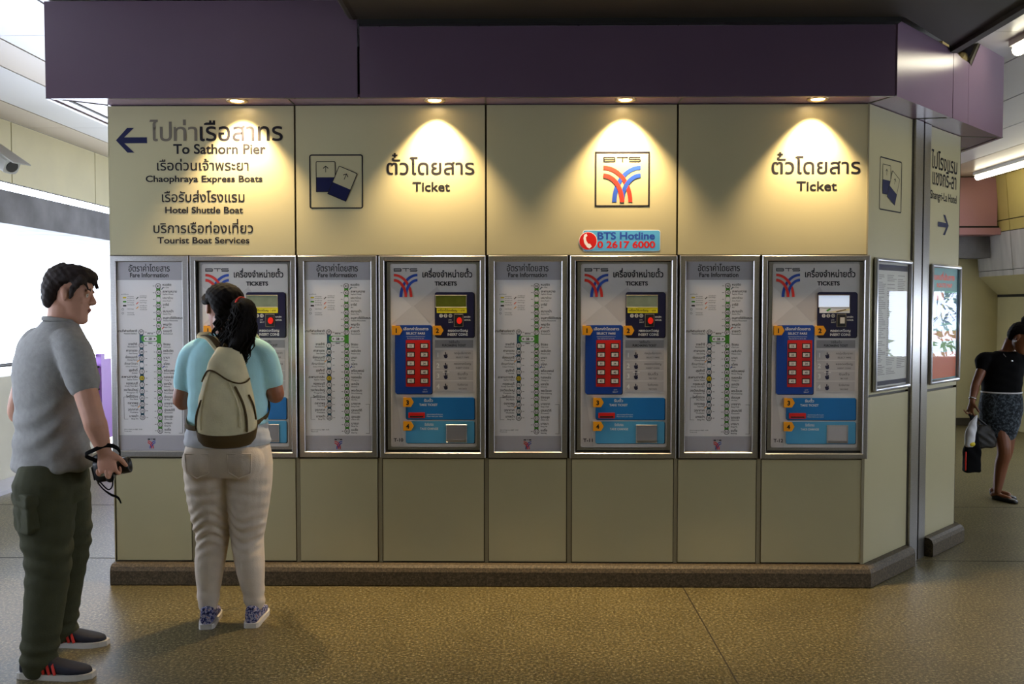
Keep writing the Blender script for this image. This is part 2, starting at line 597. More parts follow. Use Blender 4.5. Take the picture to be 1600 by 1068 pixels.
def struct(name, mb, label, cat, smooth=False):
    return tag(mb.build(name, None, smooth), label, cat, None, 'structure')

# floor
b = MB().use('granite_floor'); b.box(-4.75, 6.5, -9, 9, -0.1, 0)
b.use('joint')
b.box(0.884, 0.890, -9, -0.06, 0, 0.0012)
b.box(2.3, 6.4, 0.487, 0.495, 0, 0.0012); b.box(-4.3, -2.37, 0.487, 0.495, 0, 0.0012)
b.box(3.1, 6.4, 1.99, 1.998, 0, 0.0012); b.box(-4.3, -2.32, 1.99, 1.998, 0, 0.0012)
struct('floor', b, 'speckled granite tile floor of the station concourse', 'floor')

# ceiling strips with dark joints
b = MB()
edges = [(-4.54, -4.15, 'ceil_beige'), (-4.15, -3.56, 'ceil_white'), (-3.56, -3.2, 'ceil_beige'), (-3.2, -2.6, 'ceil_white')]
x = -2.6
while x < 5.4:
    nx = min(x + 0.584, 5.95)
    edges.append((x, nx, 'ceil_beige' if x > 4.7 else 'ceil_white')); x = nx
edges.append((x, 6.3, 'ceil_beige'))
for x0, x1, m in edges:
    b.use(m)
    for y0, y1 in ((-9, -5.2), (-5.2, -2.4), (-2.4, 0.45), (0.45, 3.2), (3.2, 6.0), (6.0, 9.0)):
        b.box(x0 + 0.008, x1 - 0.008, y0 + 0.0025, y1 - 0.0025, 3.2, 3.215)
b.use('dark').box(-4.6, 6.3, -9, 9, 3.22, 3.3)
struct('ceiling', b, 'metal strip ceiling with dark joints', 'ceiling')

# kiosk core and front panels
b = MB().use('joint')
core = [(-2.3, 0.012), (1.895, 0.012), (2.86, 0.985), (2.86, 4.0), (-2.3, 4.0)]
b.prism(core, 0, 3.0)
fb = MB()
MOD = [-2.325, -1.270, -0.208, 0.853]
ENDX = [-1.274, -0.212, 0.849, 1.9]
TOPZ = 2.676
for i, (a, e) in enumerate(zip(MOD, ENDX)):
    a2 = -2.314 if i == 0 else a
    fb.use('cream')
    fb.box(a2 + 0.003, e - 0.004, 0.0, 0.012, 1.850, TOPZ - 0.002)
    j = a + 0.463
    fb.box(a2 + 0.012, j - 0.016, 0.0, 0.012, 0.128, 0.706)
    fb.box(j + 0.016, e - 0.012, 0.0, 0.012, 0.128, 0.706)
    fb.use('channel')
    fb.box(j - 0.011, j + 0.011, 0.004, 0.012, 0.12, 0.71)
    if i < 3:
        fb.box(e - 0.007, e + 0.013, 0.004, 0.012, 0.12, 0.71)
fb.use('channel')
fb.box(1.886, 1.902, -0.004, 0.012, 0.12, 0.72)
fb.box(1.894, 1.903, -0.003, 0.012, 1.85, TOPZ)
fb.use('cream').box(-2.316, -2.312, 0.0, 3.9, 0.12, TOPZ)
fb.add(b.v, b.f); 
jn = len(b.f)
fb.use('joint'); fb.m[-jn:] = [fb.cur] * jn
struct('wall_front', fb, 'cream enamel panel wall of the ticket kiosk facing the camera', 'wall')

# angled wing wall
b = MB().use('cream')
for a, e, cuts in ((0.006, 0.592, (0.12, 1.052, 1.066, TOPZ)), (0.865, 1.372, (0.12, 1.030, 1.046, TOPZ))):
    b.slab(a, cuts[0], e, cuts[1], -0.012, 0)
    b.slab(a, cuts[2], e, cuts[3], -0.012, 0)
b.use('joint').slab(1.372, 0.12, 1.376, TOPZ, -0.03, 0.001)
o = struct('wall_angled', b, 'cream panel wall turning away at an angle beside the steel jamb', 'wall'); o.matrix_world = WING(0)

# steel double jamb on the wing
b = MB().use('steel')
b.slab(0.604, 0.0, 0.715, TOPZ, -0.03, 0.018)
b.slab(0.752, 0.0, 0.850, TOPZ, -0.03, 0.012)
b.use('joint').slab(0.588, 0.0, 0.604, TOPZ, -0.03, 0.002)
b.use('dark').slab(0.715, 0.0, 0.752, TOPZ, -0.03, -0.02)
o = struct('trim_1', b, 'brushed steel double door jamb standing between two cream wing panels', 'jamb'); o.matrix_world = WING(0)

def sweep(mb, path, prof):
    """profile (offset out, z) along a plan path, outward = right of travel"""
    P = [V((p[0], p[1])) for p in path]
    dirs = [(P[i + 1] - P[i]).normalized() for i in range(len(P) - 1)]
    nor = [V((d.y, -d.x)) for d in dirs]
    vs = []
    for i, p in enumerate(P):
        if i == 0: m = nor[0]
        elif i == len(P) - 1: m = nor[-1]
        else:
            k = nor[i - 1] + nor[i]; m = k / (k.length_squared / 2)
        for d, z in prof:
            vs.append((p.x + m.x * d, p.y + m.y * d, z))
    n = len(prof)
    fs = []
    for i in range(len(P) - 1):
        for k in range(n - 1):
            fs.append((i * n + k, (i + 1) * n + k, (i + 1) * n + k + 1, i * n + k + 1))
    fs.append(tuple(range(n))[::-1]); fs.append(tuple((len(P) - 1) * n + k for k in range(n)))
    mb.add(vs, fs)
wp = lambda t: (1.9 + t * R2, t * R2)
PROF = [(-0.01, 0), (0.055, 0), (0.060, 0.006), (0.060, 0.082), (0.052, 0.104), (0.034, 0.116), (-0.01, 0.119)]
b = MB().use('granite_brown')
sweep(b, [(-2.318, 0), (1.9, 0), wp(0.588)], PROF)
b.box(-2.322, -2.30, 0, 3.9, 0, 0.118)
struct('baseboard_front', b, 'brown granite plinth along the foot of the ticket wall', 'baseboard')
b = MB().use('granite_brown')
sweep(b, [wp(0.862), wp(1.376), (1.9 + 1.376 * R2, 3.9)], PROF)
struct('baseboard_angled', b, 'short brown granite plinth past the steel jamb', 'baseboard')

# mauve fascia above the kiosk
FO = 0.18
BX = 1.9 + FO * math.tan(rad(22.5))
FZ = 2.676
def fascia(name, pts, z1, label, m='mauve'):
    b = MB().use(m); b.prism(pts, FZ, z1)
    return struct(name, b, label, 'fascia')
fascia('trim_2', [(-2.565, -FO), (-0.889, -FO), (-0.889, -FO + 0.025), (-2.54, -FO + 0.025)], 3.19, 'tall shade-darkened mauve fascia panel above the pier directions', 'mauve_shaded')
fascia('trim_3', [(-0.876, -FO), (BX - 0.008, -FO), (BX - 0.012, -FO + 0.025), (-0.876, -FO + 0.025)], 3.05, 'long shade-darkened mauve fascia panel below the brown beam', 'mauve_shaded')
fascia('trim_4', [(-2.565, -FO + 0.003), (-2.54, -FO + 0.03), (-2.54, 4.0), (-2.565, 4.0)], 3.19, 'mauve fascia return on the daylight end of the kiosk', 'mauve')
fw = lambda t, z=0.0: frame_mx((BX + t * R2, -FO + t * R2, z), (1, 1, 0), (1, -1, 0))
b = MB().use('mauve').slab(0.006, FZ, 0.792, 3.076, -0.02, 0)
o = struct('trim_5', b, 'glossy mauve fascia panel carrying the streak of lamp light', 'fascia'); o.matrix_world = fw(0)
b = MB().use('mauve').prism([(0.800, FZ), (1.045, FZ), (1.045, 3.048), (0.93, 3.052), (0.800, 3.076)], -0.02, 0)
o = struct('trim_6', b, 'narrow mauve fascia panel left of the torn corner', 'fascia'); o.matrix_world = fw(0)
b = MB().use('mauve').prism([(1.048, FZ), (1.68, FZ), (1.68, 3.2), (1.245, 3.205), (1.087, 3.035), (1.048, 3.046)], -0.02, 0)
b.use('joint').prism([(1.087, 3.035), (1.245, 3.205), (1.215, 3.205), (1.075, 3.06)], -0.021, -0.004)
o = struct('trim_7', b, 'end mauve fascia panel with a notched torn corner', 'fascia'); o.matrix_world = fw(0)
EX = BX + 1.68 * R2; EY = -FO + 1.68 * R2
b = MB().use('mauve').prism([(EX, EY), (EX, 4.0), (EX - 0.03, 4.0), (EX - 0.03, EY)], FZ, 3.2)
struct('trim_8', b, 'mauve fascia return on the far end of the kiosk', 'fascia')
# pale lining seen through the notch
b = MB().use('plaster').slab(1.0, 2.9, 1.4, 3.2, -0.16, -0.14)
b.limb([(1.03, 3.02, -0.07), (1.1, 3.07, -0.06), (1.20, 3.13, -0.09)], [0.035, 0.035, 0.03], n=10)
o = struct('trim_9', b, 'pale lining showing behind the torn fascia corner', 'lining'); o.matrix_world = fw(0)
# soffit with joint lines
b = MB().use('mauve')
sof = [(-2.555, -FO + 0.01), (BX - 0.005, -FO + 0.01), (EX - 0.01, EY + 0.005), (EX - 0.01, 4.0), (2.80, 4.0), (2.80, 0.96), (1.88, 0.03), (-2.28, 0.03), (-2.28, 4.0), (-2.555, 4.0)]
b.prism(sof, FZ + 0.004, FZ + 0.02)
b.use('joint')
def strip(p, q, w=0.008, z0=FZ + 0.001, z1=FZ + 0.006):
    p = V(p); q = V(q); d = (q - p).normalized(); n_ = V((d.y, -d.x)) * w / 2
    b.prism([tuple(p + n_), tuple(q + n_), tuple(q - n_), tuple(p - n_)], z0, z1)
strip((1.9, 0), (BX, -FO)); strip(wp(0.59), (BX + 0.796 * R2, -FO + 0.796 * R2)); strip(wp(1.376), (EX, EY))
for jx in (-1.272, -0.21, 0.851):
    strip((jx, 0), (jx, -FO), 0.006)
strip((-2.312, 0), (-2.565, -FO), 0.006); strip((-2.47, -0.1), (-2.47, 4.0), 0.02)
b.use('kerb_glint_white').box(-2.566, -2.545, -FO + 0.002, 4.0, FZ - 0.003, FZ + 0.01)  # white strip painted as daylight reflecting off the soffit's lower edge
struct('trim_10', b, 'glossy mauve soffit holding the downlights', 'soffit')

# dropped brown beam in front of the fascia
b = MB().use('beam_brown')
b.box(-0.875, 2.535, -6.5, -FO - 0.045, 3.075, 3.2)
b.prism([(1.99, -FO - 0.045), (2.535, -FO - 0.045), (2.535, 0.36)], 3.075, 3.2)
b.use('dark').box(-0.875, BX, -FO - 0.046, -FO - 0.004, 3.05, 3.09)
b.use('beam_brown').limb([(-0.90, -6.5, 3.12), (-0.90, -FO - 0.03, 3.12)], [0.045, 0.045], sub=1, n=12, ref=(0, 0, 1))
b.box(2.50, 2.55, -6.5, 0.36, 3.05, 3.2)
struct('ceiling_beam', b, 'dropped dark brown beam along the top of the picture', 'beam')

# daylight side: concrete beam, cream frieze, parapet, rail, kerb
b = MB().use('cream_dull')
for y0, y1 in ((-9, -1.7), (-1.7, 2.94), (2.94, 4.49), (4.49, 5.6), (5.6, 9)):
    b.box(-4.56, -4.54, y0 + 0.006, y1 - 0.006, 2.665, 3.2)
b.use('joint').box(-4.60, -4.562, -9, 9, 2.665, 3.2)
struct('wall_left', b, 'cream frieze panels under the ceiling on the daylight side', 'wall')
b = MB().use('concrete').box(-6.4, -4.62, -9, 9, 2.31, 2.605)
struct('trim_11', b, 'raw concrete beam above the open daylight side', 'beam')
b = MB().use('parapet').box(-4.74, -4.62, -9, 4.6, 0, 0.945)
b.box(-4.74, -4.62, -9, -4.4, 0.945, 2.7)  # unseen wall section, added to keep sky out of the leftmost board's glass
struct('wall_parapet', b, 'pale parapet below the open daylight side, plus an added unseen wall section', 'parapet')
b = MB().use('kerb_glint_white').box(-4.62, -4.33, -9, 3.6, 0, 0.035)
struct('trim_12', b, 'pale kerb strip on the floor along the parapet', 'kerb')
root = empty('handrail', Matrix.Translation((-4.64, -2.0, 0.945)), 'dark metal handrail on the pale parapet', 'handrail')
b = MB().use('rail_dark'); b.limb([(0, -2.3, 0.10), (0, 6.6, 0.10)], [0.018, 0.018], sub=1, n=10, ref=(0, 0, 1)); b.build('rail', root, True)
for k in range(6):
    MB().use('rail_dark').limb([(0, -1.5 + k * 1.5, 0), (0, -1.5 + k * 1.5, 0.10)], [0.011, 0.011], sub=1, n=8).build('bracket', root, True)
root = empty('purple_gate', Matrix.Translation((-4.60, 4.66, 0)), 'purple metal gate post with bolts at the end of the parapet', 'gate')
b = MB().use('purple_post').box(-0.03, 0.03, -0.04, 0.04, 0, 1.06); b.build('post', root)
b = MB().use('purple_post').box(-0.012, 0.0, 0.05, 1.1, 0.12, 1.0); b.build('gate_panel', root)
for k in range(4):
    MB().use('rail_dark').disc(0, 0, 0.012, 0, 0.012, 10).build('bolt', root).matrix_local = frame_mx((0.0, -0.04, 0.2 + k * 0.24), (1, 0, 0), (0, -1, 0))
b = MB().use('rail_dark').box(-0.09, -0.03, -0.06, -0.03, 0.66, 0.74); b.box(-0.12, -0.08, -0.055, -0.035, 0.69, 0.71); b.build('latch', root)

# far side of the concourse
b = MB()
LEAN = lambda z: 5.90 + (3.2 - z) * 0.097
def clad(m, y0, y1, z0, z1, th=0.02):
    b.use(m)
    p = []
    for x_off in (0, th):
        for y, z in ((y0, z0), (y1, z0), (y1, z1), (y0, z1)):
            p.append((LEAN(z) + x_off, y, z))
    b.add(p, [(0, 1, 2, 3), (7, 6, 5, 4), (0, 4, 5, 1), (1, 5, 6, 2), (2, 6, 7, 3), (3, 7, 4, 0)])
for y0, y1 in ((-9, -4.5), (-4.5, -0.7), (-0.7, 2.7), (2.7, 6.12), (6.12, 8.9)):
    clad('yellow_panel', y0 + 0.006, y1 - 0.006, 2.655, 3.21)
    clad('yellow_panel', y0 + 0.006, y1 - 0.006, 2.515, 2.643)
    clad('stained_panel', y0 + 0.006, y1 - 0.006, 2.040, 2.505)
    clad('stained_panel', y0 + 0.006, y1 - 0.006, 1.965, 2.032)
b.use('joint')
b.add([(LEAN(3.2) + 0.02, -9, 3.2), (LEAN(3.2) + 0.02, 8.9, 3.2), (LEAN(1.97) + 0.02, 8.9, 1.97), (LEAN(1.97) + 0.02, -9, 1.97)], [(0, 1, 2, 3)])
b.use('cream_dull').add([(LEAN(1.965), -9, 1.966), (LEAN(1.965), 6.98, 1.966), (6.27, 6.98, 1.73), (6.27, -9, 1.73)], [(0, 1, 2, 3)])
struct('wall_right_cladding', b, 'leaning yellow and stained grey cladding under the far lamp', 'wall')
b = MB().use('cream_dull').box(6.27, 6.4, 5.4, 7.0, 0, 1.70)
b.box(6.27, 6.4, 1.87, 5.4, 0, 1.05)
b.box(6.27, 6.4, 0.9, 1.87, 0, 1.75); b.box(6.27, 6.4, -6.0, 0.9, 0, 0.95); b.box(6.27, 6.4, -9, -6.0, 0, 1.75)
b.use('dark').box(6.265, 6.4, 5.4, 7.0, 1.70, 1.735)
struct('wall_right', b, 'cream wall and low parapet behind the walking woman', 'wall')
b = MB().use('cream_dull').box(2.86, 6.4, 6.95, 7.05, 0, 3.2)
b.use('joint').box(2.86, 6.27, 6.938, 6.95, 0, 0.10)
struct('wall_far', b, 'dim cream wall at the far end of the passage', 'wall')
b = MB().use('cream_dull').box(-4.7, 6.4, -9.1, -9.0, 0, 3.2)
struct('wall_back', b, 'cream wall behind the camera', 'wall')
b = MB().use('cream_dull').box(-4.7, -2.4, 8.9, 9.0, 0, 3.2)
struct('wall_far_left', b, 'cream wall at the far end of the daylight passage', 'wall')
b = MB().use('mauve_pink'); b.box(4.2, LEAN(2.9), 6.35, 6.9, 2.585, 3.19); b.box(4.2, LEAN(2.6) + 0.01, 6.33, 6.9, 2.475, 2.56)
b.use('dark').box(4.2, LEAN(2.6), 6.36, 6.9, 2.56, 2.585); b.use('concrete').box(4.2, LEAN(2.4), 6.6, 6.9, 2.2, 2.475)
struct('trim_13', b, 'pink fascia panel at the far end under the ceiling', 'fascia')

# ------------------------------------------------------------------ lamps
DL = [(-1.559, 'warm downlight above the pier directions'), (-0.483, 'warm downlight above the word Ticket beside the panel with two drawn tickets'),
      (0.549, 'warm downlight above the framed emblem'), (1.585, 'warm downlight nearest the angled wing')]
def make_downlight(x, label):
    root = empty('downlight', Matrix.Translation((x, -0.105, FZ + 0.004)), label, 'lamp', 'downlights in the soffit')
    b = MB().use('lamp_ring')
    n = 24
    prof = [(0.058, 0.0), (0.058, -0.005), (0.050, -0.009), (0.040, -0.006), (0.036, 0.0)]
    vs = [(r * math.cos(2 * math.pi * k / n), r * math.sin(2 * math.pi * k / n), z) for r, z in prof for k in range(n)]
    b.add(vs, [(a * n + k, (a + 1) * n + k, (a + 1) * n + (k + 1) % n, a * n + (k + 1) % n) for a in range(4) for k in range(n)])
    b.build('trim_ring', root, True)
    MB().use('lamp_glass').disc(0, 0, 0.035, -0.003, 0.0, 20).build('bulb', root)
    ld = bpy.data.lights.new('beam', 'SPOT')
    ld.energy = SPOT_W; ld.color = (1.0, 0.74, 0.42); ld.spot_size = rad(92); ld.spot_blend = 0.7; ld.shadow_soft_size = 0.025
    lo = bpy.data.objects.new('beam', ld); COL.objects.link(lo); lo.parent = root
    lo.location = (0, 0, -0.012); lo.rotation_euler = (rad(9), 0, 0)
for x, lab in DL:
    make_downlight(x, lab)

def fluorescent(x, y0, y1, z, label):
    root = empty('fluorescent_lamp', Matrix.Translation((x, (y0 + y1) / 2, z)), label, 'lamp')
    h = (y1 - y0) / 2
    b = MB().use('housing_white').box(-0.05, 0.05, -h - 0.01, h + 0.01, 0.012, 0.05); b.build('housing', root)
    b = MB().use('tube_glow').limb([(0, -h, -0.01), (0, h, -0.01)], [0.036, 0.036], ref=(0, 0, 1), sub=1, n=12, dome=False); b.build('diffuser', root, True)
fluorescent(5.5, 3.6, 6.0, 3.15, 'lit fluorescent lamp above the far yellow cladding')
fluorescent(3.04, -0.9, 0.62, 3.15, 'lit fluorescent lamp at the ceiling near the torn fascia corner')

# ------------------------------------------------------------------ security camera on the frieze
root = empty('security_camera', Matrix.Translation((-4.36, 2.45, 2.80)), 'grey housed security camera on the cream frieze', 'security camera')
rm = Matrix.Rotation(rad(-20), 4, 'Z') @ Matrix.Rotation(rad(30), 4, 'Y') @ Matrix.Scale(1.3, 4)
b = MB().use('camera_housing')
b.loft([((x_, 0, 0), (0, 0.055, 0), (0, 0, 0.05)) for x_ in (-0.22, 0.12)], 16, p=0.5); b.build('housing', root).matrix_local = rm
b = MB().use('camera_housing'); b.prism([(-0.23, -0.066), (0.19, -0.066), (0.19, 0.066), (-0.23, 0.066)], 0.050, 0.058); b.build('sun_shield', root).matrix_local = rm
b = MB().use('black_plastic'); b.loft([((0.118, 0, 0), (0, 0.04, 0), (0, 0, 0.036)), ((0.126, 0, 0), (0, 0.04, 0), (0, 0, 0.036))], 16); b.build('lens_window', root).matrix_local = rm
b = MB().use('camera_housing'); b.limb([(-0.18, 0, -0.10), (-0.08, 0, -0.10), (-0.04, 0, -0.02)], [0.02, 0.02, 0.02]); b.box(-0.2, -0.17, -0.05, 0.05, -0.16, -0.04); b.build('bracket', root, True)

# ================================================================== writing and signs on the panels
def wall_sign(name, x, z, label, cat, y=0.0, mx=None):
    return empty(name, mx or FRONT(x, z, -y), label, cat)

Z = 0.0012   # paint film thickness above its panel
def arrow(mb, x0, y0, x1, y1, t, z, right=False):
    """broad arrow with a barbed open head"""
    my = (y0 + y1) / 2; hh = (y1 - y0) / 2; s = t * 0.75
    pts = [(0, my), (hh * 0.93, y1), (hh * 0.93 + s * 1.55, y1), (s * 1.9, my + t / 2), (x1 - x0, my + t / 2), (x1 - x0, my - t / 2), (s * 1.9, my - t / 2), (hh * 0.93 + s * 1.55, y0), (hh * 0.93, y0)]
    pts = [((x1 - q[0]) if right else (x0 + q[0]), q[1]) for q in pts]
    mb.prism(pts, z, z)

# pixel -> panel helpers give metres on the kiosk front (281 px to the metre at the wall)
PX = lambda p: (p - 818.3) / 281.0
PZ = lambda p: 1.55 + (481.9 - p) / 280.6

# directions to the pier
root = wall_sign('direction_lettering', -1.8, 2.2, 'Thai and English pier and boat directions with a left arrow', 'sign lettering')
ox, oz = -1.8, 2.2
def put(mb, body, px0, px1, base, cap=None, bold=0.0, m='letter'):
    mb.use(m)
    x0, x1 = PX(px0) - ox, PX(px1) - ox
    text(mb, body, x0, PZ(base) - oz, w=x1 - x0, h=cap, z=Z, bold=bold)
b = MB().use('navy'); arrow(b, PX(180) - ox, PZ(238.5) - oz, PX(229) - ox, PZ(200) - oz, 0.033, Z); b.build('arrow', root)
b = MB()
put(b, 'ไป', 233, 268, 220.2, 0.102, 0.010, 'letter_worn'); put(b, 'ท่า', 271, 308, 220.2, 0.100, 0.010, 'letter_worn')
put(b, 'เรือสาทร', 312, 442, 220.2, 0.102, 0.012)
put(b, 'To Sathorn Pier', 270, 415, 240.2, 0.054, 0.022)
b.build('main_heading', root)
for th, a0, a1, base, cap, en, e0, e1, eb in (('เรือด่วนเจ้าพระยา', 244, 388, 266, 0.055, 'Chaophraya Express Boats', 226, 409.5, 283.8),
        ('เรือรับส่งโรงแรม', 251, 381, 315, 0.055, 'Hotel Shuttle Boat', 256, 378.5, 332.4),
        ('บริการเรือท่องเที่ยว', 237, 394, 363.4, 0.055, 'Tourist Boat Services', 243, 388, 379.6)):
    b = MB(); put(b, th, a0, a1, base, cap, 0.010); b.build('thai_line', root)
    b = MB(); put(b, en, e0, e1, eb, 0.035, 0.022); b.build('english_line', root)

# two tickets pictogram
def ticket_symbol(mx, label):
    root = empty('ticket_symbol', mx, label, 'sign')
    b = MB().use('letter')
    s = 0.30
    def outline(w, h, t, r):
        n = 5
        o, i = [], []
        for cx, cy, a in ((w - r, r, -90), (w - r, h - r, 0), (r, h - r, 90), (r, r, 180)):
            for k in range(n + 1):
                q = rad(a + 90 * k / n); o.append((cx + r * math.cos(q), cy + r * math.sin(q)))
                ri = max(r - t, 0.001); i.append((cx + ri * math.cos(q), cy + ri * math.sin(q)))
        return o, i
    def ring(o, i, z, f=lambda p: p):
        n = len(o)
        b.add([(*f(p), z) for p in o + i], [(k, (k + 1) % n, n + (k + 1) % n, n + k) for k in range(n)])
    o, i = outline(s, s, 0.0075, 0.014); ring(o, i, Z)
    b.build('border', root)
    def ticket(x, y, ang, z, w, h, split):
        c, d = math.cos(rad(ang)), math.sin(rad(ang))
        f = lambda p: (x + p[0] * c - p[1] * d, y + p[0] * d + p[1] * c)
        b.use('cream'); b.prism([f(p) for p in ((0, 0), (w, 0), (w, h), (0, h))], z, z)
        b.use('navy'); b.prism([f(p) for p in ((0, 0), (w, 0), (w, split), (0, split))], z + 0.0003, z + 0.0003)
        b.use('letter'); o, i = outline(w, h, 0.004, 0.008); ring(o, i, z + 0.0005, f)
        ax, ay, t = w * 0.5, h * 0.86, 0.0035
        for q in ([(ax - t / 2, ay - 0.037), (ax + t / 2, ay - 0.037), (ax + t / 2, ay - 0.003), (ax - t / 2, ay - 0.003)],
                  [(ax, ay), (ax, ay - 0.006), (ax - 0.013, ay - 0.017), (ax - 0.016, ay - 0.014)],
                  [(ax, ay), (ax + 0.016, ay - 0.014), (ax + 0.013, ay - 0.017), (ax, ay - 0.006)]):
            b.prism([f(p) for p in q], z + 0.0006, z + 0.0006)
    b = MB(); ticket(0.037, 0.092, 0, Z, 0.110, 0.170, 0.082); b.build('ticket', root)
    b = MB(); ticket(0.100, 0.082, -23, Z + 0.001, 0.113, 0.170, 0.072); b.build('ticket', root)
    return root
ticket_symbol(FRONT(PX(483), PZ(326)), 'framed panel with two drawn tickets beside the leftmost word Ticket')
ticket_symbol(WING(0.145, 2.108), 'framed panel with two drawn tickets on the angled wing')

def ticket_words(p0, p1, q0, q1, label):
    global ox, oz
    ox, oz = PX(p0), PZ(299)
    root = wall_sign('ticket_lettering', ox, oz, label, 'sign lettering')
    b = MB(); put(b, 'ตั๋วโดยสาร', p0, p1, 273, 0.084, 0.010); b.build('thai_word', root)
    b = MB(); put(b, 'Ticket', q0, q1, 298.8, 0.050, 0.016); b.build('english_word', root)
ticket_words(604, 741, 644.7, 703, 'black word Ticket under Thai script beside the framed panel of two tickets')
ticket_words(1203, 1340, 1241.5, 1304, 'black word Ticket under Thai script nearest the angled wing')

# emblem panel
root = wall_sign('emblem_panel', PX(929), PZ(323.6), 'framed railway emblem of crossing red and blue arcs', 'sign')
b = MB().use('letter'); S_ = 0.303
b.slab(0, 0, S_, 0.0085, Z, Z); b.slab(0, S_ - 0.0085, S_, S_, Z, Z); b.slab(0, 0, 0.0085, S_, Z, Z); b.slab(S_ - 0.0085, 0, S_, S_, Z, Z); b.build('border', root)
b = MB(); logo(b, 0.047, 0.026, 0.205, 0.249, Z); b.build('emblem', root)

# hotline sticker
root = wall_sign('hotline_sticker', PX(904), PZ(391.8), 'blue telephone hotline sticker under the framed emblem', 'sticker')
b = MB().use('sky_blue'); b.slab(0.025, 0.0, 0.450, 0.112, 0.0002, 0.0015, r=0.012)
b.use('paper').slab(0.022, -0.003, 0.453, 0.115, 0.0001, 0.0011, r=0.014); b.build('backing', root)
b = MB().use('paper').disc(0.052, 0.054, 0.051, 0.0002, 0.0018, 28); b.use('red').disc(0.052, 0.054, 0.048, 0.0002, 0.0023, 28); b.build('red_disc', root)
b = MB().use('paper')
b.prism([(0.030, 0.088), (0.043, 0.096), (0.048, 0.083), (0.040, 0.075), (0.042, 0.056), (0.052, 0.040), (0.064, 0.038), (0.073, 0.024), (0.060, 0.012), (0.046, 0.020), (0.031, 0.042), (0.026, 0.068)], 0.0026, 0.0026); b.build('handset', root)
b = MB().use('logo_blue'); text(b, 'BTS Hotline', 0.104, 0.064, w=0.318, h=0.040, z=0.0019, bold=0.03); b.build('name_line', root)
b = MB().use('red'); text(b, '0 2617 6000', 0.104, 0.016, w=0.320, h=0.038, z=0.0019, bold=0.03); b.build('number_line', root)

# hotel directions on the wing
root = empty('hotel_lettering', WING(0.85, 2.0), 'black Thai and English hotel directions beyond the steel jamb', 'sign lettering')
b = MB().use('letter')
text(b, 'ไปโรงแรม', 0.035, 0.425, w=0.43, h=0.100, z=Z + 0.0005, bold=0.012)
text(b, 'แชงกรี-ลา', 0.055, 0.325, w=0.40, h=0.100, z=Z + 0.0005, bold=0.012)
b.build('thai_lines', root)
b = MB().use('letter'); text(b, 'Shangri-La Hotel', 0.026, 0.235, w=0.440, h=0.052, z=Z + 0.0005, bold=0.012); b.build('english_line', root)
b = MB().use('navy'); arrow(b, 0.155, 0.019, 0.335, 0.148, 0.030, Z + 0.0005, True); b.build('arrow', root)

# ================================================================== fare boards
BU = lambda p: (p - 465.4) / 281.0
BV = lambda p: (716.5 - p) / 280.5
LINE_G = ['หมอชิต|Mo Chit', 'สะพานควาย|Saphan Khwai', '*เสนาร่วม|Sena Ruam', 'อารีย์|Ari', 'สนามเป้า|Sanam Pao', 'อนุสาวรีย์ชัยสมรภูมิ|Victory Monument', 'พญาไท|Phaya Thai', 'ราชเทวี|Ratchathewi', '',
          'ชิดลม|Chit Lom', 'เพลินจิต|Phloen Chit', 'นานา|Nana', 'อโศก|Asok', 'พร้อมพงษ์|Phrom Phong', 'ทองหล่อ|Thong Lo', 'เอกมัย|Ekkamai', 'พระโขนง|Phra Khanong', 'อ่อนนุช|On Nut', 'บางจาก|Bang Chak', 'ปุณณวิถี|Punnawithi', 'อุดมสุข|Udom Suk', 'บางนา|Bang Na', 'แบริ่ง|Bearing']
FARE_G = ['42', '42', '', '42', '42', '42', '42', '37', '', '37', '40', '42', '42', '42', '42', '42', '42', '42', '52', '52', '52', '52', '52']
LINE_B = ['สนามกีฬาแห่งชาติ|National Stadium', '', 'ราชดำริ|Ratchadamri', 'ศาลาแดง|Sala Daeng', 'ช่องนนทรี|Chong Nonsi', '*ศึกษาวิทยา|Suksa Witthaya', 'สุรศักดิ์|Surasak', 'สะพานตากสิน|Saphan Taksin', 'กรุงธนบุรี|Krung Thon Buri', 'วงเวียนใหญ่|Wongwian Yai', 'โพธิ์นิมิตร|Pho Nimit', 'ตลาดพลู|Talat Phlu', 'วุฒากาศ|Wutthakat', 'บางหว้า|Bang Wa']
FARE_B = ['37', '', '31', '28', '25', '', '15', '15', '15', '15', '25', '25', '25', '25']

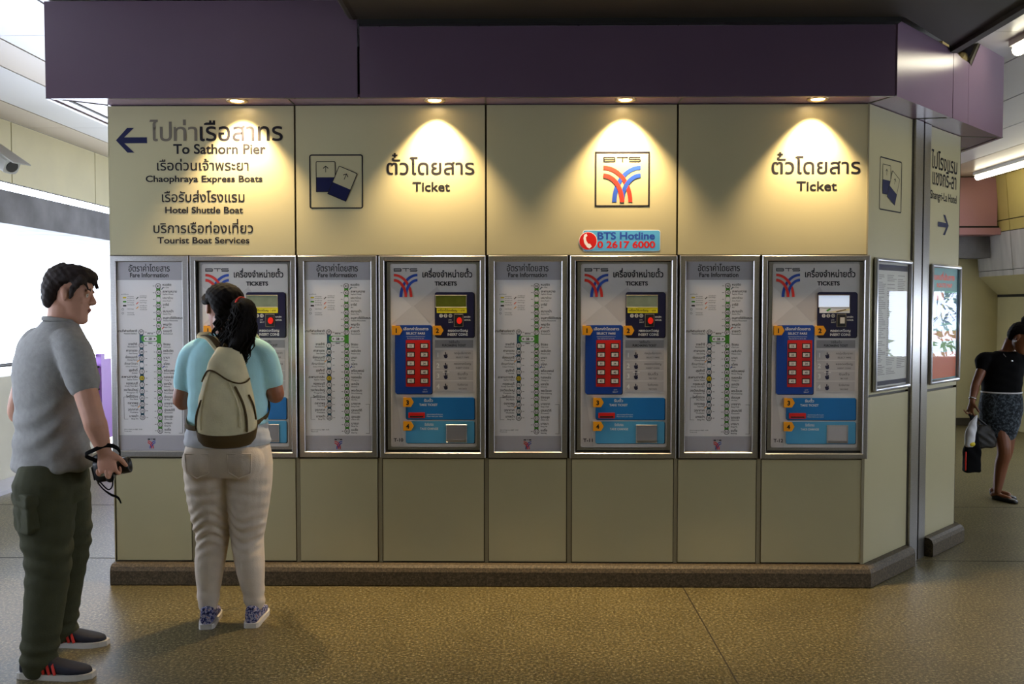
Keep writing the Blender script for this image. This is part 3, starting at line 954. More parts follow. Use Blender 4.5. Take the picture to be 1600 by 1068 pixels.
def make_board(mx, label):
    root = empty('fare_board', mx, label, 'fare board', 'fare boards in the ticket wall')
    W_, H_ = 0.440, 1.128
    MB().use('steel').frame(0, 0, W_, H_, 0.034, -0.01, 0.018).build('frame', root)
    b = MB().use('paper'); x0, x1 = 0.033, 0.407
    b.slab(x0, BV(682.5), x1, BV(438), 0, 0.003)
    b.use('paper_header').slab(x0, BV(438), x1, 1.095, 0, 0.003); b.slab(x0, 0.033, x1, BV(682.5), 0, 0.003)
    b.build('poster_sheet', root)
    z = 0.0036
    b = MB(); gx, bx = BU(540.6), BU(512.6); y = lambda p: BV(p)
    gy = [y(447.5 + k * 10.37) for k in range(23)]
    by = [y(519.8 + k * 10.34) for k in range(14)]
    b.use('line_green').slab(gx - 0.0115, gy[-1], gx + 0.0115, gy[0], z, z)
    b.use('line_blue').slab(bx - 0.0105, by[-1], bx + 0.0105, by[0], z, z)
    b.use('line_green').slab(bx, by[1] - 0.017, gx, by[1] + 0.017, z + 0.0002, z + 0.0002, r=0.012)
    b.use('paper').slab(bx + 0.014, by[1] - 0.0135, gx - 0.012, by[1] + 0.0135, z + 0.0004, z + 0.0004, r=0.012)
    def node(x, yy, s, off):
        b.use('node_grey' if off else 'letter').disc(x, yy, 0.0155, z + 0.0003, z + 0.0003, 18)
        b.use('node_yellow' if s == 'Y' else 'paper').disc(x, yy, 0.0125, z + 0.0005, z + 0.0005, 18)
    for k, s in enumerate(LINE_G):
        if s: node(gx, gy[k], '', s[0] == '*')
    for k, s in enumerate(LINE_B):
        if s: node(bx, by[k], 'Y' if k == 7 else '', s[0] == '*')
    for px, py, c in ((487, 465.5, 'node_yellow'), (487, 472, 'line_green'), (487, 478.3, 'letter')):
        b.use(c).slab(BU(px) - 0.010, y(py) - 0.004, BU(px) + 0.010, y(py) + 0.004, z, z, r=0.0035)
    for px, py in ((484, 484), (484, 490)):
        b.use('letter').ring(BU(px), y(py), 0.006, 0.0045, z)
    for px, py, c in ((507, 466, 'letter'), (507, 474, 'logo_red'), (507, 481, 'amber'), (547, 451, 'line_blue'), (547, 513, 'logo_red'), (509, 556, 'logo_blue'), (507, 565, 'amber'), (547, 574, 'logo_blue'), (507, 637, 'amber')):
        b.use(c).prism([(BU(px) - 0.008, y(py) - 0.006), (BU(px) - 0.004, y(py) - 0.008), (BU(px) + 0.008, y(py) + 0.004), (BU(px) + 0.004, y(py) + 0.006)], z, z)
    b.use('letter')
    for a in ((483.5, 622, 483.5, 657), (576, 633, 576, 679)):
        b.slab(BU(a[0]) - 0.0008, y(a[3]), BU(a[0]) + 0.0008, y(a[1]), z, z)
    for a in ((483.5, 622, 490), (483.5, 657, 490), (570, 633, 576), (570, 679, 576)):
        b.slab(BU(a[0]), y(a[1]) - 0.0008, BU(a[2]), y(a[1]) + 0.0008, z, z)
    b.build('line_diagram', root)
    b = MB().use('letter')
    text(b, 'อัตราค่าโดยสาร', BU(526.5), y(424.5), w=0.232, h=0.036, z=z, align='c', bold=0.012)
    text(b, 'Fare Information', BU(526.5), y(433.5), w=0.216, h=0.0245, z=z, align='c', bold=0.02)
    b.build('heading', root)
    b = MB()
    def stop(s, f, x, yy, side):
        off = s[0] == '*'; th, en = s.strip('*').split('|')
        b.use('letter_grey' if off else 'letter')
        al = 'l' if side > 0 else 'r'
        text(b, th, x + side * 0.024, yy + 0.0015, h=0.0125, z=z, align=al, bold=0.02)
        text(b, en, x + side * 0.024, yy - 0.0115, h=0.0075, z=z, align=al, bold=0.01)
        b.slab(x - side * 0.026 - 0.005, yy - 0.001, x - side * 0.026 + 0.005, yy + 0.0015, z, z)
        if f: text(b, f, x, yy - 0.0062, h=0.0125, z=z + 0.0009, align='c', bold=0.02)
    for k, s in enumerate(LINE_G):
        if s: stop(s, FARE_G[k], gx, gy[k], 1)
    for k, s in enumerate(LINE_B):
        if s: stop(s, FARE_B[k], bx, by[k], -1)
    b.use('letter')
    text(b, 'สยาม', (gx + bx) / 2, by[1] + 0.026, h=0.011, z=z, align='c', bold=0.02); text(b, 'Siam', (gx + bx) / 2, by[1] - 0.028, h=0.009, z=z, align='c', bold=0.02)
    text(b, '28', (gx + bx) / 2, by[1] - 0.0065, h=0.013, z=z + 0.001, align='c', bold=0.03)
    for sg in (-1, 1):
        q = (gx + bx) / 2 + sg * 0.022
        b.prism([(q + sg * 0.008, by[1]), (q, by[1] + 0.006), (q, by[1] - 0.006)], z + 0.001, z + 0.001)
    for px, py in ((482, 461), (491, 464.5), (491, 467.5), (491, 471), (491, 474), (491, 477.5), (491, 484), (491, 490), (491, 493), (511, 463.5), (511, 466), (511, 471), (511, 474), (511, 479), (511, 482), (511, 485)):
        text(b, 'สถานีเชื่อมต่อ' if int(py) % 2 else 'Interchange', BU(px), y(py), h=0.0055, z=z)
    text(b, 'เส้นทาง Single Journey', BU(483), y(674), h=0.006, z=z); text(b, 'Travel time', BU(483), y(677), h=0.006, z=z); text(b, '0.00  24.00', BU(501), y(674), h=0.006, z=z)
    b.build('station_names', root)
    b = MB(); logo(b, BU(526.5) - 0.022, 0.046, 0.044, 0.056, z, tw=0.04); b.build('emblem', root)
    MB().use('glass').slab(0.034, 0.034, W_ - 0.034, H_ - 0.034, 0.009, 0.011).build('glass_pane', root)
    return root
FB0 = make_board(FRONT(MOD[0] + 0.012, 0.717), 'fare board at the daylight end of the ticket wall')
for i, lab in ((1, 'fare board between the woman with the backpack and the machine marked T-10'), (2, 'fare board between the machines marked T-10 and T-11'), (3, 'fare board between the machines marked T-11 and T-12')):
    copy_tree(FB0, FRONT(MOD[i] + 0.012, 0.717), lab)

# ================================================================== ticket machines
MU = lambda X: (X / 3.239 - 2.0) / 281.0
MV = lambda Y: (717.0 - (390 + Y / 3.239)) / 280.5
def make_machine(mx, label, number, screen, button, brochure=False):
    root = empty('ticket_machine', mx, label, 'ticket machine', 'ticket machines')
    W_, H_ = 0.592, 1.128
    MB().use('steel').frame(0, 0, W_, H_, 0.030, -0.01, 0.026).build('frame', root)
    b = MB().use('dark').slab(0.03, 0.03, W_ - 0.03, H_ - 0.03, -0.008, -0.004)
    b.use('steel').slab(MU(45), MV(1020), MU(518), MV(66), -0.004, 0.000); b.build('recess', root)
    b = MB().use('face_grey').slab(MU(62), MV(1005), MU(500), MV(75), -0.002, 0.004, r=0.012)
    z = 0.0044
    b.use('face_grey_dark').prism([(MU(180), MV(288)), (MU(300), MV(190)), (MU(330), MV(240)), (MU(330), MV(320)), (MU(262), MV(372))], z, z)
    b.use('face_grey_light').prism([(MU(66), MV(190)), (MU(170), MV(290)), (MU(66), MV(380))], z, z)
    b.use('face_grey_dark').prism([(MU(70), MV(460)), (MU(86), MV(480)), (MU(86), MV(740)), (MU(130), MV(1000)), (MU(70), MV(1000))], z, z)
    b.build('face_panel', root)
    z = 0.0050
    b = MB(); logo(b, MU(80), MV(243), MU(200) - MU(80), MV(97) - MV(243), z, tw=0.027); b.build('emblem', root)
    b = MB().use('letter'); text(b, 'เครื่องจำหน่ายตั๋ว', MU(225), MV(143), w=MU(478) - MU(225), h=0.036, z=z, bold=0.02); b.build('thai_heading', root)
    b = MB().use('letter'); text(b, 'TICKETS', MU(287), MV(184), w=MU(400) - MU(287), h=0.0225, z=z, bold=0.04); b.build('english_heading', root)
    b = MB().use('letter'); text(b, number, MU(76), MV(978), w=MU(124) - MU(76), h=0.019, z=z, bold=0.03); b.build('machine_number', root)
    # coin and screen module
    b = MB().use('navy_dark').slab(MU(288), MV(447), MU(487), MV(218), 0.003, 0.010, r=0.012)
    b.use('dark').slab(MU(291), MV(450), MU(491), MV(221), 0.002, 0.006, r=0.012); p = b.build('coin_panel', root)  # dark copy offset right and down, a painted edge shadow
    z = 0.0104
    b = MB().use('channel').frame(MU(291), MV(296), MU(450), MV(233), 0.003, 0.009, 0.0125, 0.001); b.use(screen).slab(MU(293), MV(294), MU(448), MV(235), 0.009, 0.0115); b.build('display_screen', p)
    b = MB().use('yellow_label' if not brochure else 'paper').slab(MU(298), MV(323), MU(450), MV(296), 0.010, 0.0118)
    if brochure:
        b.use('bag_cream').prism([(MU(330), MV(320)), (MU(448), MV(300)), (MU(449), MV(312)), (MU(370), MV(322))], 0.0122, 0.0122)
        b.use('line_green').prism([(MU(330), MV(310)), (MU(350), MV(300)), (MU(356), MV(304)), (MU(338), MV(316))], 0.0122, 0.0122)
        b.use('bag_brown').prism([(MU(380), MV(316)), (MU(430), MV(304)), (MU(432), MV(308)), (MU(384), MV(320))], 0.0123, 0.0123)
    else:
        b.use('letter'); text(b, 'เครื่องนี้รับเหรียญ 1 บาท', MU(304), MV(315), w=MU(440) - MU(304), h=0.011, z=0.0121, bold=0.02)
    b.build('notice_label', p)
    b = MB()
    for k, (X, s) in enumerate(((320, '1'), (343, '5'), (367, '10'))):
        b.use('button_white').disc(MU(X), MV(337), 0.0105, z, z + 0.0004, 16)
        b.use('letter'); text(b, s, MU(X), MV(337) - 0.006, h=0.012, z=z + 0.0006, align='c', bold=0.02)
    b.build('coin_marks', p)
    b = MB().use('dark').slab(MU(388), MV(391), MU(430), MV(331), 0.008, 0.0125, r=0.002)
    b.use('channel').frame(MU(386), MV(393), MU(432), MV(329), 0.0015, 0.009, 0.013, 0.0005)
    b.use(button)
    if brochure: b.slab(MU(402), MV(376), MU(424), MV(345), 0.0125, 0.016)
    else: b.disc(MU(413), MV(362), 0.0145, 0.0125, 0.018, 20, ry=0.0185)
    b.build('coin_slot', p)
    def words(par, nm, *ts, m='letter_white'):
        b = MB().use(m)
        for t in ts:
            text(b, t[0], t[1], t[2], z=z, **t[3])
        return b.build(nm, par)
    words(p, 'cancel_caption', ('ยกเลิก', MU(437), MV(347), dict(w=MU(468) - MU(437), h=0.009, bold=0.02)), ('CANCEL', MU(437), MV(362), dict(w=MU(470) - MU(437), h=0.008, bold=0.02)))
    words(p, 'baht_caption', ('บาท', MU(358), MV(361), dict(h=0.008)), ('BAHT', MU(358), MV(373), dict(h=0.007)))
    words(p, 'insert_caption', ('หยอดเหรียญ', MU(355), MV(418), dict(w=MU(455) - MU(355), h=0.014, bold=0.02)), ('INSERT COINS', MU(353), MV(438), dict(w=MU(455) - MU(353), h=0.0135, bold=0.02)))
    # fare keypad
    b = MB().use('blue').slab(MU(85), MV(733), MU(272), MV(385), 0.003, 0.009, r=0.010)
    b.use('navy_dark').slab(MU(89), MV(737), MU(276), MV(389), 0.002, 0.006, r=0.010); p = b.build('fare_panel', root)  # navy copy offset right and down paints the panel's edge shadow
    MB().use('red').slab(MU(140), MV(697), MU(264), MV(460), 0.008, 0.0105, r=0.003).build('keypad_plate', p)
    nums = ['15', '20', '25', '28', '31', '34', '37', '40', '42', '52']
    for k, s in enumerate(nums):
        X = 165 if k % 2 == 0 else 234; Y = 490 + 44.3 * (k // 2)
        b = MB().use('dark').slab(MU(X - 21), MV(Y + 14), MU(X + 21), MV(Y - 14), 0.0100, 0.0115, r=0.002)
        b.use('button_white').slab(MU(X - 16), MV(Y + 9.5), MU(X + 16), MV(Y - 9.5), 0.0105, 0.0145)
        b.use('letter'); text(b, s, MU(X), MV(Y) - 0.0055, h=0.011, z=0.0149, align='c', bold=0.02)
        b.build('fare_button', p)
    z = 0.0094
    words(p, 'heading', ('เลือกค่าโดยสาร', MU(128), MV(410), dict(w=MU(255) - MU(128), h=0.0145, bold=0.02)), ('SELECT FARE', MU(142), MV(432), dict(w=MU(238) - MU(142), h=0.0125, bold=0.02)),
          ('กรุณาตรวจสอบค่าโดยสารจากตาราง', MU(142), MV(445), dict(w=MU(238) - MU(142), h=0.006)), ('Please check fare from the fare table', MU(147), MV(455), dict(w=MU(232) - MU(147), h=0.006)))
    words(p, 'baht_caption', ('บาท', MU(238), MV(715), dict(h=0.009, align='c')), ('BAHT', MU(238), MV(727), dict(h=0.008, align='c')))
    # instructions
    b = MB().use('grey_bar').slab(MU(288), MV(500), MU(482), MV(460), 0.003, 0.0050)
    for y0, y1 in ((512, 560), (564, 613), (618, 665), (670, 718)):
        b.use('grey_row').slab(MU(288), MV(y1), MU(482), MV(y0), 0.003, 0.0050)
    p = b.build('instruction_panel', root)
    b = MB(); z = 0.0054
    b.use('letter'); text(b, 'วิธีซื้อตั๋ว', MU(385), MV(476), w=MU(412) - MU(358), h=0.012, z=z, align='c'); b.build('thai_heading', p); b = MB().use('letter'); text(b, 'PURCHASING TICKET', MU(385), MV(493), w=MU(442) - MU(322), h=0.0125, z=z, align='c', bold=0.02); b.build('english_heading', p)
    for k, (Y, s, th, en) in enumerate(((536, '1', 'กดปุ่มเลือกราคา', 'SELECT FARE'), (590, '2', 'หยอดเหรียญ', 'INSERT COINS'), (642, '3', 'รับตั๋ว', 'TAKE TICKET'), (696, '4', 'รับเงินทอน', 'TAKE CHANGE'))):
        words(p, 'step_number', (s, MU(303), MV(Y + 11), dict(h=0.025, align='c', bold=0.02)))
        q = 2 * (MU(428) - MU(386 if k < 2 else 402))
        words(p, 'step_caption', (th, MU(428), MV(Y - 4), dict(w=q, h=0.012, align='c')), (en, MU(428), MV(Y + 16), dict(w=q * 0.8, h=0.0085, align='c')), m='letter')
        b = MB()
        X = 343   # pointing hand pictograph
        b.use('navy_dark'); b.disc(MU(X), MV(Y + 8), 0.0105, z, z, 12); b.slab(MU(X - 4), MV(Y + 4), MU(X + 1), MV(Y - 14), z, z, r=0.002); b.slab(MU(X + 3), MV(Y + 4), MU(X + 8), MV(Y - 6), z, z, r=0.002); b.slab(MU(X - 11), MV(Y + 6), MU(X - 6), MV(Y - 2), z, z, r=0.002)
        if k == 2: b.slab(MU(X - 6), MV(Y - 14), MU(X + 6), MV(Y - 26), z, z); b.use('letter_white').slab(MU(X - 16), MV(Y - 17), MU(X + 18), MV(Y - 20), z, z + 0.0003)
        b.build('hand_pictograph', p)
    # ticket and change openings
    def panel(nm, m, y0, y1, th, en, tx, ty):
        b = MB().use(m).slab(MU(138), MV(y1 - 3), MU(488), MV(y0), 0.003, 0.009, r=0.008)
        b.use('navy_dark').slab(MU(141), MV(y1), MU(492), MV(y0 + 3), 0.002, 0.006, r=0.008); p = b.build(nm, root)  # navy backing stands in for the shadow along two edges
        b = MB().use('letter_white'); text(b, th, MU(tx), MV(ty), w=0.050, h=0.015, z=0.0094, align='c', bold=0.02); b.build('thai_heading', p); b = MB().use('letter_white'); text(b, en, MU(tx), MV(ty + 21), w=0.102, h=0.0125, z=0.0094, align='c', bold=0.02); b.build('english_heading', p)
        if nm == 'ticket_panel':
            b = MB().use('letter_white')
            text(b, 'กรุณาตรวจสอบตั๋วก่อนออก', MU(245), MV(841), w=0.09, h=0.006, z=0.0094); text(b, 'Please check your ticket', MU(245), MV(851), w=0.09, h=0.006, z=0.0094); b.build('fine_print', p)
        return p
    p = panel('ticket_panel', 'blue_mid', 752, 867, 'รับตั๋ว', 'TAKE TICKET', 254, 774)
    b = MB().use('red').slab(MU(152), MV(857), MU(236), MV(829), 0.008, 0.013, r=0.002); b.use('dark').slab(MU(160), MV(853), MU(228), MV(846), 0.0128, 0.0134); b.build('ticket_slot', p)
    p = panel('change_panel', 'blue_light', 873, 988, 'รับเงินทอน', 'TAKE CHANGE', 257, 896)
    b = MB().use('steel').frame(MU(343), MV(982), MU(450), MV(890), 0.004, 0.008, 0.014, 0.001); b.use('grey_bar' if not brochure else 'face_grey_dark').slab(MU(347), MV(978), MU(446), MV(894), 0.008, 0.0102)
    b.use('steel_h').slab(MU(350), MV(978), MU(444), MV(968), 0.0100, 0.017, r=0.002); b.build('change_tray', p)
    for X, Y, s in ((70, 388, '1'), (279, 388, '2'), (126, 753, '3'), (126, 874, '4')):
        b = MB().use('amber'); w, h = 53, 47
        b.prism([(MU(X), MV(Y + h)), (MU(X + w * 0.74), MV(Y + h)), (MU(X + w), MV(Y + h / 2)), (MU(X + w * 0.74), MV(Y)), (MU(X), MV(Y))], 0.004, 0.0145)
        b.use('letter'); text(b, s, MU(X + w * 0.42), MV(Y + h * 0.76), h=0.0255, z=0.0149, align='c', bold=0.04)
        b.build('number_badge', root)
    return root
MX = lambda i: FRONT(MOD[i] + 0.465, 0.716)
make_machine(MX(0), 'ticket machine the woman with the backpack stands at', 'T-09', 'lcd_grey', 'red_button')
make_machine(MX(1), 'ticket machine marked T-10 with a dark green display', 'T-10', 'lcd_olive', 'red_button')
make_machine(MX(2), 'ticket machine marked T-11 with a dim grey display', 'T-11', 'lcd_grey', 'red_button')
make_machine(MX(3), 'ticket machine marked T-12 with a bright display and a leaflet', 'T-12', 'lcd_bright', 'button_white', True)

# ================================================================== notice frames on the wing
def notice(t, z0, w, h, label, colourful):
    root = empty('notice_frame', WING(t, z0), label, 'notice frame')
    b = MB().use('aluminium')
    n = 6
    def bar(p, q):
        b.limb([(*p, 0.016), (*q, 0.016)], [0.0125, 0.0125], ref=(0, 0, 1), sub=1, n=12)
    bar((0, 0), (w, 0)); bar((w, 0), (w, h)); bar((w, h), (0, h)); bar((0, h), (0, 0)); b.build('frame', root, True)
    b = MB(); z = 0.0066
    if not colourful:
        b.use('poster_grey').slab(0.008, 0.008, w - 0.008, h - 0.008, 0.001, 0.006)
        b.use('navy').slab(0.02, h - 0.055, w - 0.02, h - 0.022, z, z); b.slab(0.02, 0.02, w - 0.02, 0.045, z, z)
        b.use('letter_grey')
        rnd = random.Random(3)
        for c in range(3):
            y = h - 0.085
            while y > 0.08:
                x0 = 0.024 + c * (w - 0.04) / 3
                if rnd.random() > 0.12:
                    b.slab(x0, y, x0 + (w - 0.04) / 3 * rnd.uniform(0.45, 0.9), y + 0.0045, z, z)
                y -= 0.0105
        b.build('notice_sheet', root)
    else:
        b.use('poster_teal').slab(0.008, 0.008, w - 0.008, h - 0.008, 0.001, 0.006)
        b.use('logo_red')
        text(b, 'แผนที่เส้นทาง', w / 2, h - 0.085, w=0.34, h=0.035, z=z, align='c', bold=0.05); text(b, 'ROUTE MAP', w / 2, h - 0.132, w=0.26, h=0.026, z=z, align='c', bold=0.05)
        b.use('poster_blue').slab(0.02, h - 0.36, w - 0.02, h - 0.165, z, z)
        b.use('red').slab(0.02, h - 0.215, w * 0.48, h - 0.165, z + 0.0003, z + 0.0003)
        b.use('bag_cream')
        for k in range(3): b.slab(0.06 + k * 0.065, h - 0.33, 0.095 + k * 0.065, h - 0.235, z + 0.0003, z + 0.0003, r=0.012)
        b.use('poster_sky').slab(0.02, 0.33, w - 0.02, h - 0.37, z, z)
        b.use('poster_green').slab(0.02, 0.19, w - 0.02, 0.25, z, z); b.use('poster_orange').slab(0.02, 0.02, w - 0.02, 0.185, z, z); b.slab(0.02, 0.255, w - 0.02, 0.32, z, z)
        b.use('letter_white')
        for k in range(7): b.slab(w * 0.52, h - 0.20 - k * 0.02, w - 0.05, h - 0.194 - k * 0.02, z + 0.0003, z + 0.0003)
        b.build('poster', root)
    MB().use('glass').slab(0.008, 0.008, w - 0.008, h - 0.008, 0.011, 0.013).build('glass_pane', root)
notice(0.088, 1.092, 0.470, 0.732, 'slim framed notice of dense small print between machine T-12 and the jamb', False)
notice(0.885, 1.086, 0.472, 0.732, 'slim framed colourful poster beyond the steel jamb', True)

# ================================================================== people
def remesh(mb, voxel, smooth=4, disp=None, paint=None, mats=None, name='figure'):
    """one continuous skin over the overlapping shapes in mb"""
    me = mb.mesh(name)
    o = bpy.data.objects.new(name, me); COL.objects.link(o)
    r = o.modifiers.new('skin', 'REMESH'); r.mode = 'VOXEL'; r.voxel_size = voxel
    s = o.modifiers.new('soft', 'SMOOTH'); s.factor = 0.5; s.iterations = smooth
    bpy.context.view_layer.update()
    dg = bpy.context.evaluated_depsgraph_get()
    out = bpy.data.meshes.new_from_object(o.evaluated_get(dg))
    bpy.data.objects.remove(o); out.name = name
    n = len(out.vertices)
    co = np.empty(n * 3); out.vertices.foreach_get('co', co); co = co.reshape(-1, 3)
    if disp:
        no = np.empty(n * 3); out.vertices.foreach_get('normal', no); no = no.reshape(-1, 3)
        co = co + no * disp(co, no)[:, None]
        out.vertices.foreach_set('co', co.ravel())
    out.materials.clear()
    for k in mats or mb.mats:
        out.materials.append(MATS[k])
    np_ = len(out.polygons)
    idx = np.zeros(np_, dtype=np.int32)
    if paint:
        fc = np.empty(np_ * 3); out.polygons.foreach_get('center', fc); fc = fc.reshape(-1, 3)
        idx = paint(fc).astype(np.int32)
    out.polygons.foreach_set('material_index', idx)
    out.polygons.foreach_set('use_smooth', [True] * np_)
    out.update()
    return out

def folds(amp, fx, fy, fz, ph=0.0):
    def f(p, n):
        x, y, z = p[:, 0], p[:, 1], p[:, 2]
        return amp * (np.sin(fx * x + 1.7 * np.sin(9 * z + ph)) * np.sin(fz * z + 2.1 * np.sin(7 * x + ph) + fy * y) + 0.5 * np.sin(2.3 * fz * z + 1.3 * fx * x + 3 * np.sin(11 * y + ph)))
    return f

def basis(yaw, pitch=0.0, roll=0.0):
    """facing angle from +x towards +y; pitch > 0 looks down. Returns forward, right, up"""
    F = V((math.cos(yaw) * math.cos(pitch), math.sin(yaw) * math.cos(pitch), -math.sin(pitch)))
    R = V((math.sin(yaw), -math.cos(yaw), 0))
    U = R.cross(F)
    if roll:
        q = Matrix.Rotation(roll, 3, F); R = q @ R; U = q @ U
    return F, R, U

HEAD = [(0.00, 0.080, 0.020, 0.024), (0.05, 0.093, -0.012, 0.040), (0.13, 0.095, -0.040, 0.052), (0.22, 0.094, -0.055, 0.059), (0.32, 0.094, -0.068, 0.065),
        (0.42, 0.093, -0.084, 0.070), (0.50, 0.090, -0.093, 0.073), (0.57, 0.093, -0.099, 0.075), (0.64, 0.096, -0.103, 0.077), (0.74, 0.091, -0.104, 0.078), (0.84, 0.076, -0.096, 0.073),
        (0.92, 0.052, -0.074, 0.058), (0.975, 0.024, -0.042, 0.034), (1.0, 0.004, -0.020, 0.010)]
def head(mb, C, fr, k=1.0, H=0.235):
    """C: point under the skull at chin level; fr: forward, right, up"""
    F, R, U = fr
    P = lambda f, r, t: C + F * f * k + R * r * k + U * t * H * k
    secs = []
    for t, a, b_, w in HEAD:
        secs.append((P((a + b_) / 2, 0, t), R * w * k, F * (a - b_) / 2 * k))
    mb.loft(secs, 24)
    mb.limb([P(0.092, 0, 0.575), P(0.104, 0, 0.48), P(0.113, 0, 0.415), P(0.098, 0, 0.385)], [0.008 * k, 0.011 * k, 0.013 * k, 0.010 * k], ref=R, n=10)
    for s in (-1, 1):
        mb.ball(P(0.101, s * 0.012, 0.40), R * 0.009 * k, F * 0.010 * k, U * 0.008 * k, 8, 6)          # nostril wings
        mb.ball(P(0.088, s * 0.032, 0.60), R * 0.026 * k, F * 0.011 * k, U * 0.009 * k, 10, 6)         # brow
        mb.ball(P(0.064, s * 0.034, 0.42), R * 0.022 * k, F * 0.018 * k, U * 0.022 * k, 10, 6)         # cheek
        mb.ball(P(0.081, s * 0.031, 0.525), R * 0.013 * k, F * 0.010 * k, U * 0.0085 * k, 10, 6)       # eye
        mb.ball(P(-0.004, s * 0.079, 0.49), R * 0.010 * k, F * 0.015 * k, U * 0.030 * k, 10, 8)        # ear
        mb.ball(P(-0.010, s * 0.083, 0.53), R * 0.006 * k, F * 0.014 * k, U * 0.020 * k, 10, 8)
        mb.ball(P(0.000, s * 0.080, 0.40), R * 0.007 * k, F * 0.009 * k, U * 0.011 * k, 8, 6)          # lobe
    mb.ball(P(0.096, 0, 0.285), R * 0.024 * k, F * 0.009 * k, U * 0.0065 * k, 10, 6)                   # lips
    mb.ball(P(0.094, 0, 0.245), R * 0.021 * k, F * 0.010 * k, U * 0.0070 * k, 10, 6)
    mb.ball(P(0.084, 0, 0.08), R * 0.022 * k, F * 0.014 * k, U * 0.016 * k, 10, 6)                     # chin
    return P

def face_paint(P, skin=0, eye=1, iris=2, lip=3, brow=None, beard=None, k=1.0):
    def f(c):
        idx = np.zeros(len(c))
        d = lambda q: np.linalg.norm(c - np.array(q), axis=1)
        for s in (-1, 1):
            idx[d(P(0.090, s * 0.031, 0.525)) < 0.0105 * k] = eye
            idx[d(P(0.092, s * 0.031, 0.525)) < 0.0058 * k] = iris
            if brow is not None:
                for q in (0.018, 0.028, 0.038):
                    idx[d(P(0.097 - q * 0.2, s * q, 0.625)) < 0.0075 * k] = brow
        for q in (-0.014, 0, 0.014):
            idx[d(P(0.103, q, 0.265)) < 0.0095 * k] = lip
        return idx
    return f

def hand(mb, wrist, D, Nn, T, curls=(0.5, 0.55, 0.6, 0.65), spread=0.06, k=1.0, thumb=0.6):
    """D: along the hand, Nn: out of the palm, T: towards the thumb"""
    D, Nn, T = V(D).normalized(), V(Nn).normalized(), V(T).normalized()
    W = V(wrist)
    mb.loft([(W - D * 0.012 * k, T * 0.026 * k, Nn * 0.019 * k), (W + D * 0.02 * k, T * 0.031 * k, Nn * 0.017 * k), (W + D * 0.055 * k, T * 0.040 * k, Nn * 0.0155 * k), (W + D * 0.088 * k, T * 0.041 * k, Nn * 0.0125 * k), (W + D * 0.096 * k, T * 0.036 * k, Nn * 0.008 * k)], 14, 0.8)
    for i, (off, ln, c) in enumerate(zip((0.031, 0.0105, -0.0105, -0.030), (0.074, 0.083, 0.077, 0.060), curls)):
        r = 0.0088 if i < 3 else 0.0075
        p = W + D * (0.086 - (0.006 if i == 3 else 0)) * k + T * off * k
        d = (D + T * off * spread * 30 * 0.3).normalized()
        pts = [p - d * 0.02 * k, p]
        for j, seg in enumerate((0.45, 0.31, 0.24)):
            ang = c * (0.8 if j == 0 else 1.0)
            d = (d * math.cos(ang) + Nn * math.sin(ang)).normalized()
            ax = d.cross(T)
            p = p + d * ln * seg * k
            pts.append(p)
            Nn2 = Nn
            # keep turning towards the palm
            Nn = (Nn - d * Nn.dot(d)).normalized()
        Nn = V(Nn2) if False else Nn
        mb.limb(pts, [r * k, r * 1.05 * k, r * k, r * 0.92 * k, r * 0.78 * k], ref=T, n=10, sub=3)
        Nn = Nn0 if False else (W * 0 + _perp(D, T, Nn))
    p = W + D * 0.022 * k + T * 0.028 * k
    d1 = (D * 0.65 + T * 0.75 + Nn * 0.25 * thumb).normalized(); d2 = (D * 0.9 + T * 0.25 + Nn * thumb).normalized()
    mb.limb([p - d1 * 0.015 * k, p, p + d1 * 0.034 * k, p + d1 * 0.034 * k + d2 * 0.030 * k, p + d1 * 0.034 * k + d2 * 0.052 * k], [0.015 * k, 0.015 * k, 0.0115 * k, 0.0105 * k, 0.0082 * k], ref=Nn, n=10, sub=3)

def _perp(D, T, Nn):
    q = D.cross(T).normalized()
    return q if q.dot(Nn) > 0 else -q

def ribbon(mb, pts, w, t, side, sub=6):
    """flat strap along pts; side = width direction"""
    P = [V(q) for q in pts]
    Q = []
    for i in range(len(P) - 1):
        p0 = P[max(i - 1, 0)]; p1 = P[i]; p2 = P[i + 1]; p3 = P[min(i + 2, len(P) - 1)]
        for k in range(sub):
            u = k / sub
            Q.append(0.5 * ((2 * p1) + (p2 - p0) * u + (2 * p0 - 5 * p1 + 4 * p2 - p3) * u * u + (3 * p1 - p0 - 3 * p2 + p3) * u ** 3))
    Q.append(P[-1])
    secs = []
    for i, c in enumerate(Q):
        d = (Q[min(i + 1, len(Q) - 1)] - Q[max(i - 1, 0)]).normalized()
        S = V(side); S = (S - d * S.dot(d)).normalized(); N_ = d.cross(S)
        secs.append((c, S * w / 2, N_ * t / 2))
    mb.loft(secs, 10, 0.5)

